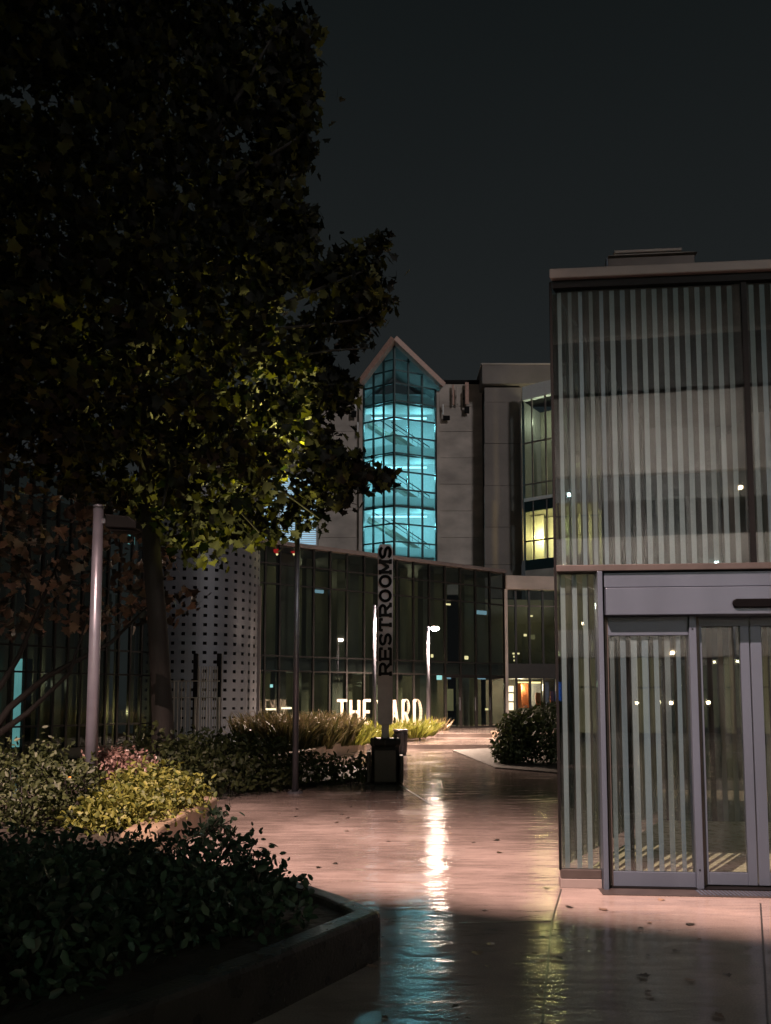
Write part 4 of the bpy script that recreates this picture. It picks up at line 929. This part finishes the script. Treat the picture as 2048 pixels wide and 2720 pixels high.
for (tx, ty, D_, r_) in ((640, 300, 11, .06), (800, 580, 11.4, .05), (780, 690, 11.4, .045), (800, 1030, 12.2, .05), (740, 850, 11.8, .045), (690, 1120, 12, .04), (560, 1150, 11, .04), (420, 1180, 11, .04), (150, 900, 10, .06), (-150, 500, 11, .06), (300, 300, 10, .06), (100, 100, 12, .06), (600, 60, 11.3, .05), (350, 1100, 10.4, .05), (720, 1000, 12.4, .045)):
    e_ = Vector(PK(tx, ty, D_)); s_ = hub + Vector((0, 0, random.uniform(-.2, 2.5))); 
    if e_.z > 9: s_ = hub + Vector((-.1, -.2, 3.2))
    m_ = s_.lerp(e_, .5) + Vector((random.uniform(-.3, .3), random.uniform(-.3, .3), .45))
    tk.tube([rel(s_), rel(s_.lerp(m_, .5) + Vector((0, 0, .15))), rel(m_), rel(m_.lerp(e_, .55)), rel(e_)], [r_ * 1.5, r_ * 1.2, r_, r_ * .6, .012], 7)
tk.tube([rel(PK(640, 770, 11.6)), rel(PK(720, 757, 11.6)), rel(PK(800, 752, 11.6))], [.03, .02, .008], 6)
tk.build('trunk', M['bark'], mt, True)

# -------- the small tree behind the near lamp post
sm = [(-260, 1010), (-100, 985), (60, 1010), (200, 1060), (320, 1130), (395, 1215), (410, 1290), (398, 1335), (340, 1345), (260, 1330), (215, 1372), (120, 1362), (40, 1378), (-120, 1390), (-260, 1300)]
t2 = empty('small_tree', Vector((PK(-30, 1600, 13.2)[0], 13.2, 0))); tag(t2, 'small leaning tree with orange brown leaves behind the near lamp post', 'tree')
c2, p2 = crown_points(sm, 210, 14.2, 1.3, 120, (), 7, .2)
leaves('crown', p2, .17, 'maple', M['leaf_red'], t2, droop=.4, up=.9)
tk = MB(); o_ = Vector(t2.location)
for pts_, rr_ in (([(-30, 1602), (20, 1530), (100, 1462), (240, 1388), (330, 1300)], [.075, .06, .05, .035, .012]), ([(-36, 1602), (-10, 1500), (40, 1420), (90, 1300), (140, 1180)], [.07, .055, .045, .03, .01]), ([(-26, 1602), (60, 1540), (150, 1455), (200, 1300)], [.06, .045, .03, .01]), ([(-45, 1602), (-60, 1450), (-90, 1250), (-80, 1100)], [.07, .055, .04, .01])):
    tk.tube([rel(PK(x, y, 13.2 + .15 * i)) for i, (x, y) in enumerate(pts_)], rr_, 8)
tk.build('trunk', M['bark'], t2, True)

# ================================================================== planters and plants
def wall_strip(pts, w, h, name, mm, parent, z0=0.0):
    m = MB(); n = len(pts); L_, R_ = [], []
    for i, p in enumerate(pts):
        a = Vector(pts[max(i - 1, 0)]); b = Vector(pts[min(i + 1, n - 1)]); d = (b - a).normalized(); nn = Vector((-d.y, d.x))
        L_.append(Vector(p)); R_.append(Vector(p) + nn * w)
    v = [(p.x, p.y, z0) for p in L_] + [(p.x, p.y, z0) for p in R_] + [(p.x, p.y, h) for p in L_] + [(p.x, p.y, h) for p in R_]
    f = []
    for i in range(n - 1):
        f += [(i, i + 1, 2 * n + i + 1, 2 * n + i), (n + i + 1, n + i, 3 * n + i, 3 * n + i + 1), (2 * n + i, 2 * n + i + 1, 3 * n + i + 1, 3 * n + i)]
    f += [(0, 2 * n, 3 * n, n), (n - 1, 2 * n - 1, 4 * n - 1, 3 * n - 1)]
    return m.add(v, f).build(name, mm, parent, bevel=.03)
def gp(x, y, z=0.0): p = G(x, y, z); return (p.x, p.y)
WH = .28
near = [gp(150, 2790, WH), gp(216, 2720, WH), gp(500, 2623, WH), gp(720, 2542, WH), gp(900, 2467, WH), gp(1013, 2420, WH)]
near = [(-2.6, 1.2), (-1.75, 2.1)] + near[1:]
pl = empty('raised_planter', (-1.5, 4.5, 0)); tag(pl, 'raised planter with low curved stone wall in the left foreground', 'planter')
def under(o): o.matrix_parent_inverse = Matrix.Translation(-Vector(pl.location)); return o
under(wall_strip(near, .16, WH, 'front_wall', M['stone_shaded'], pl))
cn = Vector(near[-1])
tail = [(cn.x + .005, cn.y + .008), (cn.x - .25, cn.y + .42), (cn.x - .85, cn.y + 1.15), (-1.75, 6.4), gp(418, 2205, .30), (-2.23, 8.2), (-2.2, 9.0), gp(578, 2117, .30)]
under(wall_strip(tail[:4], .16, WH - .004, 'end_wall', M['stone_shaded'], pl))
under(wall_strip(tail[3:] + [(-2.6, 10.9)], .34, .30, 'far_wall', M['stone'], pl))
soil_poly = [(-9, 1.0), (-2.5, 1.3), (-1.9, 2.2)] + [(p[0] - .12, p[1] + .06) for p in near[3:]] + [(p[0] - .12, p[1]) for p in tail[1:]] + [(-2.8, 10.6), (-9, 11.2)]
under(MB().prism(soil_poly, 0.01, .24).build('planting_soil', M['soil'], pl))

def clump(poly, n, D, half, pph, sprig=8, sr_=.12): return crown_points(poly, n, D, half, pph, (), sprig, sr_)
def ground_bush(name, lab, cat, blobs, size, kind, mat_, n, group=None, up=.6, droop=.1, stems=True, zmin=.2):
    """leaves through a heap of ellipsoids (x, y, z, rx, ry, rz), denser at the shell"""
    c = np.array(blobs); b0 = Vector((float(c[0, 0]), float(c[0, 1]), 0)); t = empty(name, b0); tag(t, lab, cat, group)
    vol = (c[:, 3] * c[:, 4] * c[:, 5]) ** (2 / 3); idx = rng.choice(len(c), n, p=vol / vol.sum())
    d = unit(rng.normal(size=(n, 3))); r_ = rng.uniform(.15, 1.0, (n, 1)) ** .4
    pts = c[idx, :3] + d * r_ * c[idx, 3:6] + rng.normal(size=(n, 3)) * .055
    pts = pts[pts[:, 2] > zmin]
    leaves('foliage', pts, size, kind, mat_, t, droop, up)
    if stems:
        m = MB()
        for k in range(min(26, max(8, len(c) * 3))):
            i = k % len(c); e_ = Vector(c[i, :3]) + Vector((rng.uniform(-.7, .7) * c[i, 3], rng.uniform(-.7, .7) * c[i, 4], c[i, 5] * .7)); s_ = Vector((c[i, 0] + rng.uniform(-.1, .1), c[i, 1] + rng.uniform(-.1, .1), zmin - .1))
            m.tube([s_ - b0, s_.lerp(e_, .5) + Vector((0, 0, .06)) - b0, e_ - b0], [.012, .009, .004], 5)
        m.build('stems', M['bark'], t)['kind'] = 'stuff'
    return t
# foreground bush: heaps along the planter
fb = []
for x, y, z, a, b, c_ in ((-2.3, 3.3, .42, .6, .6, .42), (-1.7, 3.9, .40, .5, .5, .36), (-2.9, 4.3, .42, .8, .7, .42), (-1.2, 4.5, .36, .42, .45, .26), (-.72, 4.7, .32, .30, .32, .16), (-1.35, 5.3, .36, .5, .5, .3), (-2.0, 5.2, .36, .6, .6, .30), (-1.85, 6.1, .30, .36, .4, .22), (-2.7, 6.0, .32, .6, .6, .24), (-3.6, 5.2, .38, .8, .8, .36), (-3.2, 3.0, .5, .7, .7, .45), (-4.6, 4.6, .4, .8, .9, .4)):
    fb.append((x, y, z, a, b, c_))
ground_bush('foreground_bush', 'dark leafy bush spilling over the planter wall in the lower left', 'bush', fb, .062, 'oval', M['leaf_bush'], 20000, up=.7, droop=-.1)
# sprigs against the bright paving
sp_t = empty('arching_shrub', (-1.5, 6.2, 0)); tag(sp_t, 'shrub with arching leafy shoots outlined against the pink paving', 'bush')
pts, m = [], MB(); o_ = Vector(sp_t.location)
for (x0, y0, x1, y1, D_) in ((400, 1800, 505, 1755, 6.3), (420, 1820, 480, 1742, 6.5), (440, 1840, 545, 1815, 5.9), (470, 1870, 585, 1840, 5.7), (500, 1900, 600, 1880, 5.5), (540, 1930, 655, 1922, 5.1), (560, 1950, 625, 1905, 5.2), (450, 1850, 520, 1790, 6.2), (500, 1900, 570, 1860, 5.7), (420, 1810, 460, 1770, 6.4), (470, 1880, 540, 1850, 5.9)):
    y1 += 14 if y1 < 1800 else 0
    a, b = Vector(PK(x0, y0 + 70, D_)), Vector(PK(x1, y1, D_)); a.z = max(a.z, .25); mid = a.lerp(b, .5) + Vector((0, 0, .08))
    m.tube([a - o_, mid - o_, b - o_], [.008, .006, .003], 5)
    for t_ in np.linspace(.15, 1, 14):
        p = a.lerp(mid, t_ * 2) if t_ < .5 else mid.lerp(b, t_ * 2 - 1)
        for q_ in range(4): pts.append(np.array(p) + rng.normal(size=3) * (.04 if t_ > .7 else .06))
m.build('stems', M['bark'], sp_t)['kind'] = 'stuff'; leaves('foliage', pts, .07, 'oval', M['leaf_bush'], sp_t, -.1, .6)
# flower bed
yb_ = []
for (x, y, D_, r_) in ((330, 1672, 9.6, .45), (290, 1690, 9.2, .45), (380, 1690, 9.5, .36), (410, 1700, 9.6, .25), (260, 1720, 8.6, .4), (300, 1735, 8.4, .35), (220, 1745, 8.1, .35), (350, 1710, 9.0, .3)):
    p = PK(x, y, D_); yb_.append((p[0], p[1], max(.3, p[2] - r_ * .45), r_, r_, r_ * .75))
ground_bush('yellow_perennials', 'bright yellow green perennials right of the near lamp post', 'plant', yb_, .07, 'oval', M['leaf_yellow'], 6500, up=1.2, droop=0)
yb_ = []
for (x, y, D_, r_) in ((40, 1690, 8.4, .34), (110, 1680, 8.7, .36), (105, 1625, 9.0, .24), (160, 1700, 8.5, .36), (20, 1650, 8.8, .28), (70, 1730, 8.0, .35), (185, 1680, 8.8, .24)):
    p = PK(x, y, D_); yb_.append((p[0], p[1], p[2] - r_ * .3, r_ * .7, r_ * .7, r_ * 1.1))
tp = ground_bush('tall_perennials', 'taller upright leafy stems left of the near lamp post', 'plant', yb_, .065, 'oval', M['leaf_hedge'], 3200, up=.4, droop=0)
for (x, y) in ((56, 1702), (152, 1682)):
    p = Vector(PK(x, y, 8.4)) - Vector(tp.location)
    MB().lathe(p, [(.006, -.02), (.018, 0), (.022, .015), (.012, .02)], 7).build('flower_head', M['bud'], tp, True)
pb = []
for (x, y, D_, r_) in ((250, 1635, 10.3, .34), (285, 1645, 10.3, .34), (225, 1630, 10.4, .25)):
    p = PK(x, y, D_); pb.append((p[0], p[1], p[2] - r_ * .3, r_, r_, r_ * .5))
ground_bush('pink_sedum', 'mound of dusky pink flower heads behind the near lamp post', 'plant', pb, .055, 'oval', M['petal'], 2200, up=1.5)
# low hedge
hb = []
for (x, y, D_, r_) in ((385, 1650, 12.6, .6), (450, 1640, 13.4, .6), (520, 1640, 13.8, .6), (590, 1645, 14.2, .55), (650, 1660, 14.4, .45), (430, 1675, 12.4, .4), (500, 1675, 13, .4), (570, 1675, 13.6, .38), (700, 1670, 14.8, .36), (750, 1672, 15.0, .34), (790, 1672, 15.2, .32), (340, 1640, 12.2, .6), (620, 1680, 14, .3)):
    p = PK(x, y, D_); hb.append((p[0], p[1], max(.25, p[2]), r_ * 1.1, r_, r_ * .8))
ground_bush('low_hedge', 'low dark green hedge along the far edge of the paving', 'hedge', hb, .10, 'oval', M['leaf_hedge'], 7000, up=.8, zmin=.02)
MB().prism([gp(420, 2100), gp(700, 2098), gp(1010, 2070), gp(1015, 2045), gp(800, 2035), gp(300, 2030), gp(250, 2080)][::1], .002, .07).build('hedge_bed', M['soil']); tag(bpy.data.objects['hedge_bed'], 'dark planting soil under the low hedge', kind='structure')
# far planter kerb and plants
kb = [(-3.4, 14.0), (-1.75, 20.3), (-.46, 26.2), (.7, 28.9), (1.5, 30.4)]
kerb = wall_strip(kb, .18, .34, 'planter_kerb', M['stone'], None); tag(kerb, 'pale stone kerb edging the lit planting beside the path', 'kerb')
bed = MB().prism([(-3.6, 14.2), (-1.9, 20.4), (-.62, 26.3), (.55, 29.0), (1.3, 30.5), (-6, 30.5), (-9, 20)], .003, .26).build('planting_bed', M['soil']); tag(bed, 'dark soil of the lit planting bed beside the path', kind='structure')
def grass(name, lab, c, n, h, spread, mat_, group, lean=.45, plume=False):
    t = empty(name, Vector((c[0], c[1], .26))); tag(t, lab, 'grass', group)
    a = rng.uniform(0, 2 * math.pi, n); rr_ = np.sqrt(rng.uniform(0, 1, n)) * spread
    pts = np.stack([c[0] + rr_ * np.cos(a), c[1] + rr_ * np.sin(a), np.full(n, .25)], 1)
    ax = np.stack([np.cos(a) * lean * rr_ / spread, np.sin(a) * lean * rr_ / spread, np.ones(n)], 1)
    leaves('blades', pts, h, 'blade', mat_, t, axis=ax, jit=.16)
    if plume:
        q_ = pts + unit(ax) * h * rng.uniform(.75, 1.1, (n, 1)); q_ = np.repeat(q_, 5, 0) + rng.normal(size=(n * 5, 3)) * .07
        leaves('plumes', q_, .10, 'blade', M['leaf_tan'], t, up=.4)
def GX(px, D): return (P(px, 1860, D).x, D)
for i, (px, D_, lab) in enumerate(((700, 21, 'tan feathery grass clump beside the drum edge'), (760, 20.5, 'tan feathery grass clump just left of the thin lamp post'), (830, 21.5, 'tan feathery grass clump just right of the thin lamp post'), (880, 23, 'tan feathery grass clump below the letter T'))):
    grass('fountain_grass', lab, GX(px, D_), 420, .82, .55, M['leaf_reed'], 'tan feathery grasses', .5, True)
for i, (px, D_, h_, lab) in enumerate(((925, 23.4, .56, 'lime green leafy clump below the letters T and H'), (965, 24.4, .56, 'lime green leafy clump below the letter E'), (1000, 26.4, .55, 'lime green leafy clump at the foot of the bright lamp post'), (1068, 28.0, .56, 'lime green leafy clump below the letter A'), (1095, 27.9, .5, 'lime green leafy clump below the letter R'), (1118, 29.4, .6, 'lime green leafy clump beside the glowing lamp post'))):
    grass('daylily_clump', lab, GX(px, D_), 380, h_, .5, M['leaf_lime'], 'lime green leafy clumps', .9)
grass('rust_grass', 'small rusty clump left of the entrance doors', GX(1165, 33.5), 160, .5, .35, M['leaf_tan'], None, .7)
# right hand shrubs
for lab, bl in (('rounded dark evergreen shrub nearest the path on the right', [(3.15, 19.6, .5, .5, .5, .5), (3.35, 19.9, .85, .5, .55, .42), (2.95, 19.3, .3, .36, .4, .3)]),
                ('larger dark evergreen shrub beside the pavilion corner', [(3.9, 19.4, .75, .8, .8, .75), (4.5, 20, .8, .8, .8, .75), (3.5, 19.3, .5, .5, .5, .5), (4.2, 18.6, .4, .6, .5, .4)])):
    ground_bush('evergreen_shrub', lab, 'bush', bl, .11, 'oval', M['leaf_hedge'], 3600, 'evergreen shrubs beside the path', zmin=.03)
ck = MB().prism([(2.05, 24.5), (2.5, 18.2), (4.2, 16.2), (9, 15), (9, 25), (4, 26)], .003, .03).build('shrub_bed', M['soil']); tag(ck, 'dark soil bed under the evergreen shrubs', kind='structure')
BX('cheek_wall', M['stone'], None, 4.1, 4.4, 25.2, 31, .0, .36, .015); tag(bpy.data.objects['cheek_wall'], 'low stone cheek wall at the right end of the steps', 'wall')

# ================================================================== behind the camera: floodlight mast and campus building (seen in the glass)
fm = empty('floodlight_mast', (-3.2, -1.0, 0)); tag(fm, 'tall floodlight mast behind the viewer lighting the paving', 'lamp post')
fm.rotation_euler = (0, 0, R(-21))
MB().tube([(0, -.45, 0), (0, -.45, 6), (0, -.45, 13.2)], [.14, .11, .08], 14).build('mast', M['pole'], fm, True)
BX('mast_arm', M['pole'], fm, -.05, .05, -.40, -.1, 13.12, 13.2)
hd = BX('flood_housing', M['black'], fm, -.4, .4, -.12, -.08, 12.6, 13.4)
Lf = 13.0
def visor(nm, ang, lo, r_=.5):                       # plate whose free edge cuts the beam at ang below the horizontal
    ey, ez = r_ * math.cos(R(ang)), -r_ * math.sin(R(ang))
    if lo: MB().add([(-2, ey, Lf + ez), (2, ey, Lf + ez), (2, -.08, Lf - .55), (-2, -.08, Lf - .55)], [(0, 1, 2, 3)]).build(nm, M['black'], hd)
    else: MB().add([(-2, ey, Lf + ez), (2, ey, Lf + ez), (2, -.06, Lf + .2), (-2, -.06, Lf + .2)], [(0, 1, 2, 3)]).build(nm, M['black'], hd)
visor('lower_visor', 58.0, True); visor('upper_visor', 45.8, False, .13)
fl = light('flood_bulb', 'SPOT', (0, 0, Lf), 44000, (1.0, .65, .54), .012, fm, spot_size=R(120), spot_blend=.3)
fl.rotation_euler = (R(90 - 50), 0, 0)

cbld = empty('campus_building', (0, -18, 0)); tag(cbld, 'campus building behind the viewer, mirrored in the pavilion glass', 'building')
for xa, xb, zt_ in ((-44, 1.98, 12.4), (2.0, 13.6, 36), (13.62, 44, 11.5)):  # middle wing made tall to keep the sun lamp off the maple
    BX('wall_core', M['slab'], cbld, xa, xb, -8, -.3, 0, zt_ - .2)
    for za, zb_ in ((3.2, 4.3), (6.6, 7.9), (10.4, 13.6), (16, 18), (20, 22), (24, 26), (30, 36)):
        if zb_ <= zt_ + .5: BX('concrete_band', M['concrete'], cbld, xa, xb, -.3, .1, za, min(zb_, zt_), .02)
for r_, (za, zb_) in enumerate(((.3, 3.18), (4.32, 6.58), (7.92, 9.4))):
    for k in range(44):
        xx = -21.8 + k * 1.1; lit_ = random.random()
        w = BX('window', M['yellow_window' if lit_ < .10 else 'dim_window' if lit_ < .4 else 'mull'], cbld, xx, xx + .9, -.28, -.2, za, zb_)
        BX('window_bar', M['mull'], w, xx + .42, xx + .48, -.19, -.12, za, zb_); BX('window_bar', M['mull'], w, xx, xx + .9, -.19, -.13, za + (zb_ - za) * .6, za + (zb_ - za) * .6 + .06)
for k in range(34):
    xx, zz = random.uniform(-3, 16), random.choice((3.3, 4.35, 4.5, 6.7, 8.0, 2.2, 9.6, 1.4)); q_ = random.uniform(.05, .12)
    BX('sparkle_dot', M['spark_warm' if k % 3 else 'spark_cool'], cbld, xx, xx + q_, .11, .2, zz, zz + q_)  # added glowing dots, there to sparkle in the pavilion glass
fbb = light('added_facade_wash', 'SPOT', (7, 6.5, 8.5), 2600, (1, .88, .78), .03, cbld, spot_size=R(120), spot_blend=.6); fbb.rotation_euler = (R(-90), 0, 0)  # added light without fixture, brightens the facade for its reflection
b5 = lamp_post((7.5, -11, 0), 4.6, .07, .055, 'lamp post behind the viewer, mirrored in the pavilion glass', 'dome', True, 60, (.80, .95, 1.0))
light('green_fill_light', 'POINT', (-5.5, -9.0, 7.5), 420, (.62, 1.0, .88), .05)  # bare greenish fill light behind the viewer, no fixture
# wet leaves lying on the paving
lp = []
while len(lp) < 60:
    p = G(random.uniform(560, 1950), random.uniform(2120, 2715)); q_ = np.array((p.x, p.y, .006))
    if p.x > c0.x - .1 and p.y > c0.y - .25: continue
    if p.x < -.35 + (p.y - 4.8) * -.3: continue
    lp.append(q_)
lt = leaves('leaf_litter', lp, .055, 'maple', M['leaf_red'], None, droop=0, up=30, axis=np.array([[math.cos(a), math.sin(a), 0.0] for a in np.linspace(0, 40, 60)]), jit=.05)
tag(lt, 'scattered wet fallen leaves on the paving', kind='stuff')
